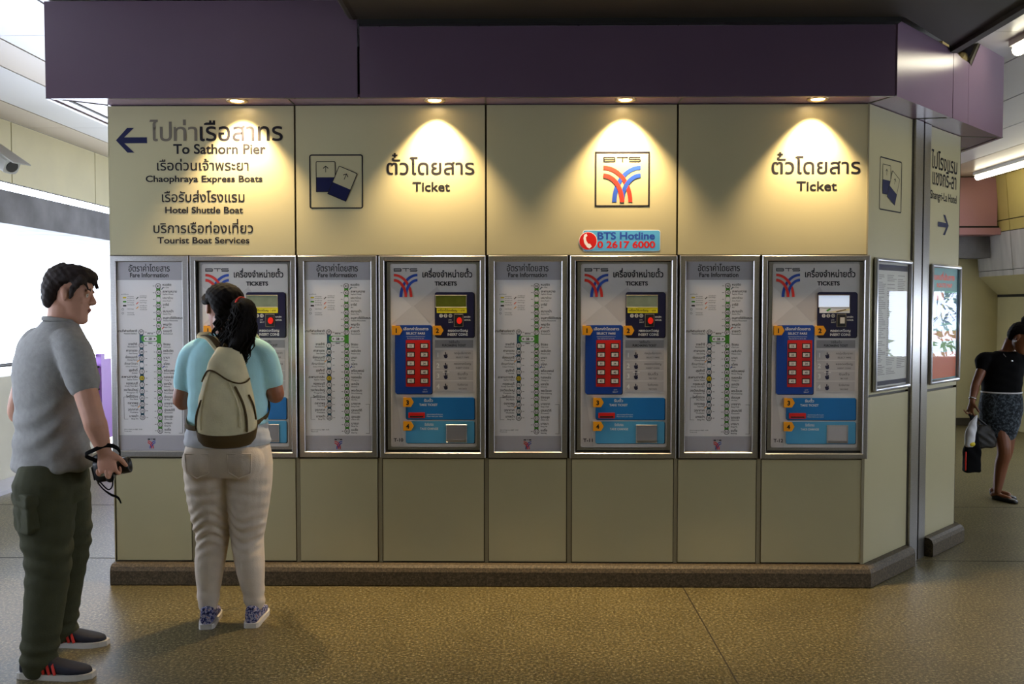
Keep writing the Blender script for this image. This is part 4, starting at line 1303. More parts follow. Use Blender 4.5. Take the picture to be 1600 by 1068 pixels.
def shoe(parent, heel, d, ln, upper, sole, accent=None, k=1.0, roll_up=0.0, collar=0.085):
    """a trainer: upper, sole, laces and side stripes"""
    d = V(d).normalized(); s = V((d.y, -d.x, 0)); h = V(heel); z = V((0, 0, 1))
    prof = [(0.00, 0.020, collar * 0.70), (0.03, 0.030, collar), (0.14, 0.034, collar), (0.30, 0.036, collar * 0.98), (0.42, 0.038, 0.078), (0.56, 0.042, 0.066), (0.72, 0.046, 0.054), (0.86, 0.042, 0.046), (0.95, 0.030, 0.040), (1.0, 0.012, 0.032)]
    b = MB().use(upper)
    secs = []
    for t, w, hh in prof:
        c = h + d * (t * ln) + z * (0.018 + hh) / 2
        secs.append((c, s * w * k, z * (hh - 0.010) / 2 * 1.05))
    b.loft(secs, 18, 0.75)
    me = remesh(b, 0.005, 3, name='shoe')
    o = link('shoe', me, parent)
    b = MB().use(sole)
    outl = []
    for t, w, hh in prof: outl.append((t * ln + (0.012 if t == 1.0 else (-0.008 if t == 0 else 0)), w * k + 0.006))
    pts = [h + d * t + s * w for t, w in outl] + [h + d * t - s * w for t, w in outl[::-1]]
    n = len(pts)
    vs = [tuple(p + z * q) for q in (0.0, 0.024) for p in pts]
    b.add(vs, [(i, (i + 1) % n, n + (i + 1) % n, n + i) for i in range(n)] + [tuple(range(n))[::-1], tuple(range(n, 2 * n))])
    b.build('sole', o)
    if accent:
        for sg in (-1, 1):
            for q in range(3):
                t = 0.40 + q * 0.085
                b = MB().use(accent)
                pts = []
                for u in range(5):
                    v = u / 4
                    tt = t - v * 0.07
                    w = 0.0415 + 0.004 * (t - 0.4) * 10 * (1 - v) - 0.012 * v * v
                    pts.append(h + d * tt * ln + s * sg * (w + 0.0015) + z * (0.026 + v * (0.052 - q * 0.007)))
                ribbon(b, pts, 0.012, 0.006, d)
                b.build('stripe', o)
    b = MB().use('shoe_navy' if accent else 'white_plastic')
    for q in range(4):
        t = 0.44 + q * 0.075; hh = 0.083 - q * 0.0105
        b.limb([h + d * t * ln - s * 0.022 + z * (hh - 0.008), h + d * t * ln + z * (hh + 0.001), h + d * t * ln + s * 0.022 + z * (hh - 0.008)], [0.004] * 3, ref=d, n=6, sub=3)
    b.build('laces', o, True)
    return o

def person(loc, body_me, label):
    o = bpy.data.objects.new('person', body_me)
    COL.objects.link(o)
    return tag(o, label, 'person')
Z3 = V((0, 0, 1))
def ring(x, y, z, a, b_, R, F, p=None):
    return (V((x, y, z)), R * a, F * b_)

# ------------------------------------------------------------------ man with the camera
F, R, U = basis(rad(52)); Fp, Rp, _ = basis(rad(22))
hf = basis(rad(9), rad(9), rad(-2))
b = MB().use('skin_man')
Ch = V((-2.012, -1.085, 1.490))
P = head(b, Ch, hf, 0.90, 0.276)
b.limb([(-2.045, -1.09, 1.40), (-2.035, -1.088, 1.47), (-2.025, -1.085, 1.56)], [0.066, 0.060, 0.060], ref=R, n=16)
b.loft([ring(-2.075, -1.1, 0.80, 0.145, 0.11, R, F), ring(-2.075, -1.1, 0.95, 0.145, 0.11, R, F), ring(-2.07, -1.1, 1.2, 0.165, 0.115, R, F), ring(-2.06, -1.095, 1.34, 0.165, 0.10, R, F), ring(-2.05, -1.09, 1.42, 0.10, 0.07, R, F), ring(-2.04, -1.09, 1.47, 0.06, 0.06, R, F)], 20)
sR = V((-1.918, -1.222, 1.395)); eR = V((-1.800, -1.290, 1.095)); wR = V((-1.774, -1.252, 0.950))
sL = V((-2.206, -0.985, 1.395)); eL = V((-2.335, -0.905, 1.075)); wL = V((-2.235, -0.745, 0.985))
for s_, e_, w_ in ((sR, eR, wR), (sL, eL, wL)):
    m_ = s_.lerp(e_, 0.5); f1 = e_.lerp(w_, 0.3)
    b.limb([s_.lerp(e_, 0.08), m_, e_, f1, w_], [0.046, 0.050, 0.046, 0.046, 0.030], ref=F, n=14)
for hip, kn, an in (((-2.03, -1.175, 0.82), (-2.04, -1.225, 0.46), (-2.05, -1.29, 0.07)), ((-2.09, -1.02, 0.82), (-2.065, -0.995, 0.50), (-2.125, -0.945, 0.07))):
    b.limb([hip, kn, an], [0.085, 0.055, 0.036], ref=(1, 0, 0), n=14)
    b.limb([V(an), V(an) + V((0.03, 0, -0.025))], [0.034, 0.026], ref=(0, 1, 0), n=10, sub=1)
hand(b, wR, V((0.12, 0.10, -1.0)), V((-0.1, 1.0, 0.1)), V((1, 0.1, 0.12)), curls=(0.95, 1.15, 1.2, 1.2), thumb=0.7)
hand(b, wL, V((0.7, 0.4, -0.4)), V((0.4, -0.8, 0)), V((0.2, 0.3, 0.9)))
fp = face_paint(P, brow=4, k=0.95)
def man_paint(c):
    i = fp(c)
    return i
body = remesh(b, 0.0048, 3, paint=man_paint, mats=['skin_man', 'eye_white', 'eye_dark', 'lip', 'hair_brown'], name='person')
man = person(None, body, 'man in a grey T-shirt and olive trousers holding a black camera')
# hair
b = MB().use('hair_brown')
H = lambda f, r, t: P(f, r, t)
Fh, Rh, Uh = hf
secs = []
for t, a, b_, w in ((0.20, -0.055, -0.096, 0.046), (0.24, -0.045, -0.112, 0.060), (0.32, -0.038, -0.122, 0.071), (0.40, -0.030, -0.128, 0.078), (0.50, -0.018, -0.132, 0.084), (0.60, 0.000, -0.134, 0.088), (0.68, 0.035, -0.133, 0.090), (0.76, 0.092, -0.130, 0.090), (0.83, 0.112, -0.124, 0.088), (0.90, 0.110, -0.112, 0.080), (0.96, 0.096, -0.092, 0.068), (1.01, 0.064, -0.062, 0.048), (1.035, 0.026, -0.028, 0.020)):
    secs.append((H((a + b_) / 2, 0, t), Rh * w * 0.92, Fh * (a - b_) / 2 * 0.91))
b.loft(secs, 24)
for s in (-1, 1):
    b.limb([H(0.060, s * 0.072, 0.78), H(0.034, s * 0.077, 0.62), H(0.024, s * 0.075, 0.44)], [0.020, 0.015, 0.008], ref=Rh, n=10)
rnd = random.Random(5)
for q in range(60):   # tufts
    a = rnd.uniform(-math.pi, math.pi); t = rnd.uniform(0.70, 0.98)
    rr = math.sqrt(max(0.0, 1 - ((t - 0.66) / 0.38) ** 2))
    p0 = H((-0.008 + 0.116 * math.cos(a)) * rr, 0.082 * math.sin(a) * rr, t)
    o_ = (p0 - H(-0.01, 0, 0.66)).normalized()
    d = (Fh * (0.8 if math.cos(a) > 0 else -0.5) - Uh * 0.5 + Rh * 0.4 * math.sin(a)); d = (d - o_ * d.dot(o_) * 0.8).normalized()
    b.limb([p0 - d * 0.02, p0 + o_ * 0.001, p0 + d * 0.026 + o_ * 0.002], [0.008, 0.0085, 0.004], ref=Rh, n=8, sub=2)
link('hair', remesh(b, 0.0045, 2, disp=folds(0.0018, 160, 120, 90)), man)
# T-shirt
b = MB().use('tee_grey')
b.loft([ring(-2.078, -1.105, 0.845, 0.176, 0.150, R, F), ring(-2.078, -1.105, 0.865, 0.188, 0.158, R, F), ring(-2.078, -1.10, 0.94, 0.180, 0.146, R, F), ring(-2.076, -1.10, 1.02, 0.176, 0.140, R, F), ring(-2.072, -1.10, 1.12, 0.182, 0.140, R, F), ring(-2.072, -1.105, 1.24, 0.194, 0.142, R, F),
        ring(-2.068, -1.105, 1.33, 0.204, 0.138, R, F), ring(-2.058, -1.10, 1.40, 0.196, 0.116, R, F), ring(-2.048, -1.095, 1.445, 0.150, 0.090, R, F), ring(-2.040, -1.092, 1.475, 0.096, 0.078, R, F), ring(-2.036, -1.09, 1.497, 0.072, 0.070, R, F)], 28, 0.92)
b.limb([sR + V((-0.05, 0.05, 0.0)), sR.lerp(eR, 0.12) , sR.lerp(eR, 0.52)], [0.078, 0.074, 0.069], ref=F, n=18)
b.limb([sL + V((0.05, -0.05, 0.0)), sL.lerp(eL, 0.12), sL.lerp(eL, 0.50)], [0.078, 0.072, 0.066], ref=F, n=18)
def shirt_folds(p, n):
    x, y, z = p.T
    diag = np.sin(62 * (z - 0.55 * (x * 0.6 + y * 0.8)) + 3 * np.sin(8 * x + 5 * y)) * np.exp(-((z - 1.02) / 0.13) ** 2) * 0.0048
    hem = np.sin(50 * x + 40 * y) * np.exp(-((z - 0.87) / 0.05) ** 2) * 0.005
    arm = np.sin(70 * z + 20 * x) * np.exp(-((z - 1.30) / 0.06) ** 2) * 0.0016
    return diag + hem + arm
link('shirt', remesh(b, 0.0075, 5, disp=shirt_folds), man)
b = MB().use('tee_grey')
k_ = 24
b.loft([(V((-2.036, -1.09, 1.492)) + (R * 0.070 * math.cos(2 * math.pi * q / k_) + F * 0.069 * math.sin(2 * math.pi * q / k_)) + Z3 * (0.004 - 0.012 * math.sin(2 * math.pi * q / k_)), (R * math.cos(2 * math.pi * q / k_) + F * math.sin(2 * math.pi * q / k_)) * 0.006, Z3 * 0.010) for q in range(k_ + 1)], 8, cap=False)
b.build('collar', man, True)
# cargo trousers
b = MB().use('trouser_olive')
b.loft([ring(-2.075, -1.10, 0.885, 0.160, 0.128, R, F), ring(-2.075, -1.10, 0.84, 0.168, 0.140, Rp, Fp), ring(-2.072, -1.10, 0.77, 0.175, 0.146, Rp, Fp), ring(-2.068, -1.10, 0.71, 0.165, 0.142, Rp, Fp)], 26, 0.95)
b.limb([(-2.062, -1.185, 0.80), (-2.058, -1.195, 0.62), (-2.040, -1.22, 0.45), (-2.042, -1.26, 0.25), (-2.047, -1.29, 0.10), (-2.047, -1.29, 0.05)], [0.130, 0.112, 0.092, 0.080, 0.073, 0.071], ref=(1, 0, 0), n=20)
b.limb([(-2.085, -1.02, 0.80), (-2.062, -1.01, 0.64), (-2.058, -0.99, 0.50), (-2.10, -0.96, 0.28), (-2.125, -0.945, 0.12), (-2.125, -0.945, 0.065)], [0.122, 0.102, 0.086, 0.072, 0.066, 0.064], ref=(1, 0, 0), n=20)
def trouser_folds(p, n):
    x, y, z = p.T
    kn = np.sin(85 * z + 16 * x + 2.5 * np.sin(14 * y)) * np.exp(-((z - 0.50) / 0.15) ** 2) * 0.0042
    an = np.sin(105 * z + 9 * x) * np.exp(-((z - 0.10) / 0.08) ** 2) * 0.005
    up = np.sin(34 * x + 55 * z) * np.exp(-((z - 0.74) / 0.08) ** 2) * 0.003
    return kn + an + up
trou = link('trousers', remesh(b, 0.0075, 4, disp=trouser_folds), man)
b = MB().use('trouser_olive')   # cargo pocket on the near thigh
pc = V((-2.108, -1.280, 0.685)); pd = V((-0.62, -0.78, 0)); ps = V((0.78, -0.62, 0))
b.loft([(pc + pd * q, ps * w, Z3 * h) for q, w, h in ((-0.04, 0.075, 0.085), (0.008, 0.075, 0.085), (0.014, 0.068, 0.078))], 24, 0.35)
b.loft([(pc + Z3 * 0.062 + pd * q, ps * w, Z3 * h) for q, w, h in ((-0.03, 0.08, 0.03), (0.016, 0.08, 0.03), (0.021, 0.075, 0.026))], 24, 0.35)
link('cargo_pocket', remesh(b, 0.006, 3, disp=folds(0.002, 40, 40, 50)), trou)
shoe(man, (-2.120, -1.295, 0), (1, -0.03, 0), 0.300, 'shoe_navy', 'shoe_sole', 'shoe_red')
shoe(man, (-2.215, -0.945, 0), (1, 0.02, 0), 0.285, 'shoe_navy', 'shoe_sole', 'shoe_red')

# the camera in his hand
cx = Matrix.Translation((-1.800, -1.170, 0.860)) @ Matrix.Rotation(rad(8), 4, 'Z') @ Matrix.Rotation(rad(-12), 4, 'Y')
root = empty('photo_camera', cx, 'black camera with a long lens in the hand of the man in grey', 'camera')
b = MB().use('black_plastic')     # local x along the lens, y across the body, z up
b.loft([(V((q, 0, 0)), V((0, w, 0)), V((0, 0, h))) for q, w, h in ((-0.040, 0.054, 0.044), (-0.036, 0.060, 0.050), (0.010, 0.060, 0.050), (0.015, 0.054, 0.046))], 24, 0.4)
b.loft([(V((q, 0.0, 0.048)), V((0, w, 0)), V((0, 0, h))) for q, w, h in ((-0.045, 0.024, 0.018), (-0.02, 0.028, 0.026), (0.020, 0.024, 0.020))], 16, 0.5)
b.limb([(0.018, -0.052, -0.04), (0.020, -0.052, 0.042)], [0.017, 0.017], ref=(1, 0, 0), sub=1, n=12)
b.build('body', root, True)
b = MB().use('black_plastic')
b.loft([(V((q, 0.008, -0.004)), V((0, r, 0)), V((0, 0, r))) for q, r in ((0.012, 0.031), (0.026, 0.031), (0.027, 0.034), (0.052, 0.034), (0.053, 0.032), (0.058, 0.032), (0.059, 0.036), (0.088, 0.036), (0.091, 0.034), (0.091, 0.029), (0.083, 0.027))], 24)
b.build('lens', root, True)
b = MB().use('black_plastic').box(-0.052, -0.044, -0.040, 0.030, -0.034, 0.024); b.build('rear_screen', root)
b = MB().use('silver').box(-0.020, 0.002, -0.0615, -0.0595, -0.022, 0.004); b.build('side_plate', root)
b = MB().use('black_cloth')
ribbon(b, [(-0.015, -0.050, 0.045), (-0.035, -0.115, 0.085), (0.005, -0.128, 0.100), (0.055, -0.115, 0.108), (0.085, -0.085, 0.085), (0.080, -0.050, 0.050), (0.045, -0.030, 0.030)], 0.018, 0.004, (0.2, 0.3, 1)); b.build('hand_strap', root, True)
b = MB().use('black_cloth')
b.limb([(-0.030, -0.064, -0.045), (-0.015, -0.066, -0.075), (0.010, -0.066, -0.105), (0.035, -0.066, -0.125), (0.042, -0.066, -0.150)], [0.003, 0.003, 0.005, 0.005, 0.003], ref=(0, 1, 0), n=8)
b.limb([(-0.020, -0.064, -0.045), (0.004, -0.066, -0.082), (0.025, -0.066, -0.070), (0.034, -0.066, -0.030)], [0.003] * 4, ref=(0, 1, 0), n=8); b.build('dangling_cord', root, True)

# ------------------------------------------------------------------ woman with the backpack
F, R, U = basis(rad(98)); X, Y = V((1, 0, 0)), V((0, 1, 0))
hf = basis(rad(128), rad(10), rad(4)); Fh, Rh, Uh = hf
b = MB().use('skin_woman')
Ch = V((-1.478, -0.615, 1.440))
P = head(b, Ch, hf, 0.96)
b.limb([(-1.462, -0.645, 1.36), (-1.466, -0.635, 1.43), (-1.470, -0.625, 1.50)], [0.056, 0.050, 0.050], ref=R, n=16)
b.loft([ring(-1.45, -0.64, 0.80, 0.165, 0.12, X, Y), ring(-1.45, -0.64, 1.0, 0.150, 0.11, X, Y), ring(-1.448, -0.64, 1.2, 0.16, 0.11, X, Y), ring(-1.448, -0.64, 1.31, 0.155, 0.09, X, Y), ring(-1.45, -0.64, 1.38, 0.095, 0.065, X, Y), ring(-1.46, -0.64, 1.42, 0.055, 0.052, X, Y)], 20)
sL = V((-1.612, -0.64, 1.345)); eL = V((-1.690, -0.605, 1.095)); wL = V((-1.585, -0.40, 1.165))
sR = V((-1.285, -0.64, 1.345)); eR = V((-1.228, -0.60, 1.130)); wR = V((-1.340, -0.40, 1.190))
for s_, e_, w_ in ((sL, eL, wL), (sR, eR, wR)):
    b.limb([s_.lerp(e_, 0.1), s_.lerp(e_, 0.5), e_, e_.lerp(w_, 0.3), w_], [0.045, 0.049, 0.044, 0.042, 0.026], ref=X, n=14)
hand(b, wL, V((0.25, 1, 0.15)), V((0.8, 0, -0.5)), V((0.3, 0, 0.9)), k=0.92)
hand(b, wR, V((-0.25, 1, 0.15)), V((-0.8, 0, -0.5)), V((-0.3, 0, 0.9)), k=0.92)
LEGS = (((-1.552, -0.64, 0.80), (-1.549, -0.64, 0.62), (-1.537, -0.63, 0.42), (-1.546, -0.65, 0.29), (-1.551, -0.665, 0.09)), ((-1.350, -0.64, 0.80), (-1.353, -0.64, 0.62), (-1.364, -0.63, 0.42), (-1.346, -0.65, 0.29), (-1.326, -0.645, 0.09)))
for lg in LEGS:
    b.limb(lg, [0.088, 0.078, 0.055, 0.052, 0.032], ref=X, n=14)
    b.limb([V(lg[-1]), V(lg[-1]) + V((0.0, 0.03, -0.03))], [0.030, 0.026], ref=X, n=10, sub=1)
body = remesh(b, 0.0048, 3, paint=face_paint(P, brow=4, k=0.96), mats=['skin_woman', 'eye_white', 'eye_dark', 'lip', 'hair_black'], name='person')
wom = person(None, body, 'woman in a turquoise T-shirt and cream trousers standing at a ticket machine')
# hair and ponytail
b = MB().use('hair_black')
for_ = ((0.22, -0.050, -0.092, 0.040), (0.28, -0.040, -0.108, 0.058), (0.36, -0.032, -0.120, 0.072), (0.46, -0.020, -0.128, 0.082), (0.56, -0.002, -0.132, 0.088), (0.66, 0.035, -0.132, 0.091), (0.74, 0.074, -0.130, 0.092), (0.83, 0.088, -0.122, 0.088), (0.91, 0.084, -0.106, 0.077), (0.98, 0.068, -0.082, 0.060), (1.03, 0.036, -0.052, 0.040), (1.055, 0.008, -0.024, 0.016))
b.loft([(P((a + c_) / 2, 0, t), Rh * w * 0.98, Fh * (a - c_) / 2 * 0.98) for t, a, c_, w in for_], 24)
for s in (-1, 1):
    b.limb([P(0.062, s * 0.066, 0.78), P(0.030, s * 0.082, 0.66), P(-0.03, s * 0.088, 0.60)], [0.020, 0.018, 0.014], ref=Rh, n=10)
link('hair', remesh(b, 0.0045, 2, disp=folds(0.0014, 150, 150, 110)), wom)
tie = V((-1.352, -0.725, 1.575))
b = MB().use('hair_tie')
td = V((0.75, -0.62, 0.1)).normalized(); tu = V((0, 0, 1)); tv = td.cross(tu)
b.loft([(tie + (tu * math.cos(2 * math.pi * q / 16) + tv * math.sin(2 * math.pi * q / 16)) * 0.026, (tu * math.cos(2 * math.pi * q / 16) + tv * math.sin(2 * math.pi * q / 16)) * 0.008, td * 0.010) for q in range(17)], 8, cap=False)
b.build('hair_tie', wom, True)
b = MB().use('hair_black')
rnd = random.Random(11)
b.limb([tie - td * 0.04, tie + td * 0.015, tie + V((0.050, -0.055, -0.030)), tie + V((0.040, -0.085, -0.12)), tie + V((0.005, -0.095, -0.20)), tie + V((-0.025, -0.090, -0.26))], [0.026, 0.026, 0.040, 0.046, 0.036, 0.014], ref=X, n=14)
for q in range(280):
    a = rnd.uniform(0, 2 * math.pi); rr = math.sqrt(rnd.random()); ln = rnd.uniform(0.16, 0.34)
    fq = rnd.uniform(14, 24)
    pts = [tie + td * 0.01]
    rs = [0.008]
    for k in range(1, 8):
        t = k / 7
        env = (0.012 + 0.052 * math.sin(min(1, t * 1.25) * math.pi * 0.62)) * rr
        c = tie + V((0.058 * math.sin(t * 3) - 0.052 * t, -0.04 - 0.045 * math.sin(t * 3), -ln * t ** 1.25 + 0.012 * math.sin(math.pi * min(1, t * 3))))
        cu = 0.011 * math.sin(t * fq + a * 3)
        pts.append(c + X * (math.cos(a) * env + cu) + Y * (math.sin(a) * env * 0.75 + cu * 0.6))
        rs.append(0.0042 * (1 - t) + 0.0016)
    b.limb(pts, rs, ref=X, n=6, sub=2)
for q in range(14):   # loose curls at the nape
    s0 = P(-0.09 + rnd.uniform(0, 0.02), rnd.uniform(-0.05, 0.03), rnd.uniform(0.30, 0.42))
    pts = [s0]
    for k in range(1, 6):
        pts.append(s0 + V((0.02 * math.sin(k * 1.9 + q), -0.012 * k, -0.026 * k)))
    b.limb(pts, [0.008, 0.008, 0.007, 0.006, 0.005, 0.003], ref=X, n=6, sub=2)
b.build('ponytail', wom, True)
# T-shirt with the pale undershirt below it
b = MB().use('tee_turquoise')
b.loft([ring(-1.450, -0.645, 0.985, 0.192, 0.140, X, Y), ring(-1.450, -0.645, 1.00, 0.196, 0.144, X, Y), ring(-1.449, -0.645, 1.06, 0.190, 0.138, X, Y), ring(-1.448, -0.645, 1.14, 0.188, 0.134, X, Y), ring(-1.448, -0.645, 1.24, 0.192, 0.134, X, Y), ring(-1.448, -0.642, 1.32, 0.190, 0.122, X, Y), ring(-1.449, -0.64, 1.37, 0.165, 0.100, X, Y), ring(-1.452, -0.64, 1.405, 0.110, 0.082, X, Y), ring(-1.460, -0.64, 1.428, 0.066, 0.064, X, Y)], 28, 0.92)
b.limb([sL + V((0.05, 0, 0.0)), sL.lerp(eL, 0.15), sL.lerp(eL, 0.62)], [0.070, 0.068, 0.064], ref=X, n=18)
b.limb([sR + V((-0.05, 0, 0.0)), sR.lerp(eR, 0.15), sR.lerp(eR, 0.66)], [0.070, 0.068, 0.064], ref=X, n=18)
def wshirt(p, n):
    x, y, z = p.T
    return 0.003 * np.sin(55 * z + 30 * np.abs(x + 1.45) + 2 * np.sin(12 * x)) * np.exp(-((z - 1.08) / 0.10) ** 2) + 0.002 * np.sin(60 * x) * np.exp(-((z - 1.0) / 0.03) ** 2)
link('shirt', remesh(b, 0.0075, 5, disp=wshirt), wom)
b = MB().use('undershirt')
b.loft([ring(-1.452, -0.645, 0.885, 0.206, 0.152, X, Y), ring(-1.452, -0.645, 0.90, 0.209, 0.154, X, Y), ring(-1.451, -0.645, 0.955, 0.200, 0.146, X, Y), ring(-1.450, -0.645, 1.01, 0.186, 0.134, X, Y)], 28, 0.95)
link('undershirt', remesh(b, 0.007, 3, disp=folds(0.0026, 22, 22, 70)), wom)
# trousers
b = MB().use('trouser_cream')
b.loft([ring(-1.452, -0.64, 0.905, 0.195, 0.138, X, Y), ring(-1.452, -0.64, 0.86, 0.208, 0.146, X, Y), ring(-1.451, -0.64, 0.79, 0.216, 0.148, X, Y), ring(-1.451, -0.64, 0.74, 0.210, 0.140, X, Y)], 28, 0.95)
for s in (-1, 1):
    b.ball((-1.451 + s * 0.098, -0.715, 0.815), X * 0.100, Y * 0.088, Z3 * 0.098, 18, 12)
for lg, o in ((LEGS[0], -1), (LEGS[1], 1)):
    l2 = [V(q) for q in lg]
    l2[0].x += o * 0.004
    b.limb([l2[0], l2[0].lerp(l2[1], 0.5), l2[1], l2[1].lerp(l2[2], 0.6), l2[2], l2[3], l2[3].lerp(l2[4], 0.55), V((l2[4].x, l2[4].y, 0.105))], [0.112, 0.112, 0.104, 0.090, 0.080, 0.0715, 0.057, 0.050], ref=X, n=22)
def wtrou(p, n):
    x, y, z = p.T
    back = np.clip(-n[:, 1] + 0.25, 0, 1)
    return back * (0.0060 * np.sin(120 * z + 9 * np.sin(9 * x) + 4 * np.sin(26 * x)) * np.exp(-((z - 0.47) / 0.11) ** 2) + 0.0036 * np.sin(100 * z + 20 * np.abs(x + 1.45)) * np.exp(-((z - 0.67) / 0.07) ** 2)) + 0.0024 * np.sin(90 * z + 11 * x) * np.exp(-((z - 0.14) / 0.05) ** 2)
wt = link('trousers', remesh(b, 0.0065, 3, disp=wtrou), wom)
for s in (-1, 1):
    c0 = V((-1.451 + s * 0.100, -0.812, 0.800))
    b = MB().use('trouser_cream')
    rim = [(-0.058, 0.060), (-0.052, -0.030), (0.0, -0.056), (0.052, -0.030), (0.058, 0.060), (-0.058, 0.060)]
    b.limb([c0 + V((u, 0.010 + 0.55 * u * u * 8, v)) + V((0, 0.008 if v < 0 else 0.0, 0)) for u, v in rim], [0.004] * 6, ref=Y, n=6, sub=1)
    b.build('back_pocket', wt, True)
shoe(wom, (-1.536, -0.735, 0), (-0.20, 1, 0), 0.240, 'shoe_print', 'shoe_sole', collar=0.098)
shoe(wom, (-1.325, -0.715, 0), (-0.08, 1, 0), 0.240, 'shoe_print', 'shoe_sole', collar=0.098)

# her backpack
BC = V((-1.380, -0.868, 0)); Bf, Br, _ = basis(rad(100))
root = empty('backpack', Matrix.Translation((BC.x, BC.y, 0.90)), 'cream backpack with a brown base on the back of the woman in turquoise', 'backpack')
BP = ((0.905, 0.060, 0.052, 0.008), (0.915, 0.100, 0.074, 0.004), (0.945, 0.124, 0.090, 0), (1.00, 0.134, 0.098, 0), (1.07, 0.134, 0.098, 0), (1.15, 0.120, 0.088, 0.004), (1.23, 0.101, 0.072, 0.012), (1.30, 0.082, 0.056, 0.022), (1.35, 0.062, 0.044, 0.032), (1.372, 0.040, 0.028, 0.038))
BW = V((BC.x, BC.y, 0.90))
def bsec(z, grow=1.0):
    for i in range(len(BP) - 1):
        if BP[i][0] <= z <= BP[i + 1][0]:
            t = (z - BP[i][0]) / (BP[i + 1][0] - BP[i][0]); break
    else:
        t, i = (0.0, 0) if z < 1 else (1.0, len(BP) - 2)
    q = [BP[i][j] + (BP[i + 1][j] - BP[i][j]) * t for j in range(4)]
    return q
def bsurf(z, a, out=0.002):
    """a: degrees round the bag, 0 = middle of the outer face, + = to the right"""
    _, w, d_, off = bsec(z)
    p = 0.85
    ca, sa = math.cos(rad(a)), math.sin(rad(a))
    ca = math.copysign(abs(ca) ** p, ca); sa = math.copysign(abs(sa) ** p, sa)
    return V((BC.x, BC.y, z)) + Br * (w + out) * sa - Bf * ((d_ + out) * ca) + Bf * off - BW
def bag_mesh(lo, hi, m, grow):
    b = MB().use(m)
    zs = [lo + (hi - lo) * q / 14 for q in range(15)]
    b.loft([(V((BC.x, BC.y, z)) + Bf * bsec(z)[3] - BW, Br * (bsec(z)[1] + grow), -Bf * (bsec(z)[2] + grow)) for z in zs], 32, 0.85)
    return b
bag = bag_mesh(0.906, 1.371, 'bag_cream', 0.0)
link('pack_body', remesh(bag, 0.006, 2, disp=folds(0.0026, 34, 28, 26)), root)
b = MB().use('bag_brown')
n = 40
vs, fs = [], []
for q in range(n):
    a = 360 * q / n
    top = 0.972 + 0.030 * (1 - math.cos(rad(a))) * 0.9
    for k in range(8):
        vs.append(tuple(bsurf(0.906 + (top - 0.906) * k / 7, a, 0.0045)))
for q in range(n):
    for k in range(7):
        fs.append((q * 8 + k, ((q + 1) % n) * 8 + k, ((q + 1) % n) * 8 + k + 1, q * 8 + k + 1))
fs.append(tuple(q * 8 for q in range(n))[::-1])
b.add(vs, fs); b.build('base_panel', root, True)
def piping(nm, pts, r=0.004, m='bag_brown'):
    b = MB().use(m); b.limb([bsurf(z, a, 0.004) for z, a in pts], [r] * len(pts), ref=(0.2, 1, 0.3), n=6, sub=4); return b.build(nm, root, True)
piping('piping', [(1.215, -80), (1.262, -55), (1.262, -25), (1.225, 5), (1.208, 30), (1.212, 55), (1.225, 80)])
piping('zip', [(1.19, 22), (1.12, 36), (1.05, 42), (0.99, 44)], 0.006)
piping('piping', [(1.21, 8), (1.14, 22), (1.07, 28), (1.01, 28)], 0.005, 'bag_cream')
piping('piping', [(1.13, -52), (1.06, -66), (1.0, -72)], 0.005); piping('piping', [(1.15, 58), (1.10, 70), (1.04, 76)], 0.005)
piping('piping', [(1.26, -40), (1.19, -44), (1.08, -48), (1.0, -46)], 0.004, 'bag_cream')
for s, top in ((-1, V((-1.555, -0.640, 1.418))), (1, V((-1.335, -0.640, 1.422)))):
    a0 = V((-1.398 + s * 0.022, -0.805, 1.345)); 
    pts = [a0, a0.lerp(top, 0.5) + V((0, -0.035, 0.026)), top + V((0, -0.05, -0.002)), top + V((0, 0.0, 0.012)), top + V((s * 0.012, 0.075, -0.045)), V((-1.449 + s * 0.130, -0.505, 1.25)), V((-1.449 + s * 0.165, -0.53, 1.10)), V((-1.449 + s * 0.195, -0.64, 1.03)), V((-1.449 + s * 0.150, -0.78, 0.99)), V((BC.x + s * 0.10, -0.84, 0.985))]
    b = MB().use('bag_cream'); ribbon(b, [q - BW for q in pts[:6]], 0.050, 0.010, (1, -0.3 * s, 0.1)); st = b.build('shoulder_strap', root, True)
    b = MB().use('bag_brown'); ribbon(b, [q - BW for q in pts[5:]], 0.024, 0.005, (0.2, 0.2, 1)); b.build('webbing', st, True)
    if s < 0:
        b = MB().use('bag_brown'); ribbon(b, [q - BW + V((0.006, -0.008, 0.004)) for q in pts[:3]], 0.026, 0.006, (1, -0.3 * s, 0.1)); b.build('strap_binding', st, True)
b = MB().use('bag_brown'); b.limb([V((-1.412, -0.815, 1.352)) - BW, V((-1.398, -0.83, 1.385)) - BW, V((-1.378, -0.815, 1.352)) - BW], [0.006] * 3, ref=Y, n=8); b.build('grab_loop', root, True)

# ------------------------------------------------------------------ woman walking with bags
F, R, U = basis(rad(253)); hf = basis(rad(305), rad(34), rad(-4)); Fh, Rh, Uh = hf
b = MB().use('skin_dark')
Ch = V((3.940, 2.245, 1.225))
P = head(b, Ch, hf, 0.93)
b.limb([(3.915, 2.32, 1.15), (3.925, 2.305, 1.22), (3.940, 2.285, 1.29)], [0.058, 0.048, 0.048], ref=R, n=16)
b.loft([ring(3.89, 2.33, 0.70, 0.140, 0.105, R, F), ring(3.89, 2.33, 0.88, 0.130, 0.10, R, F), ring(3.895, 2.325, 1.05, 0.135, 0.10, R, F), ring(3.905, 2.32, 1.14, 0.145, 0.09, R, F), ring(3.915, 2.32, 1.19, 0.10, 0.065, R, F), ring(3.925, 2.32, 1.215, 0.05, 0.05, R, F)], 20)
sR = V((3.770, 2.34, 1.145)); eR = V((3.672, 2.31, 0.935)); wR = V((3.606, 2.235, 0.800))
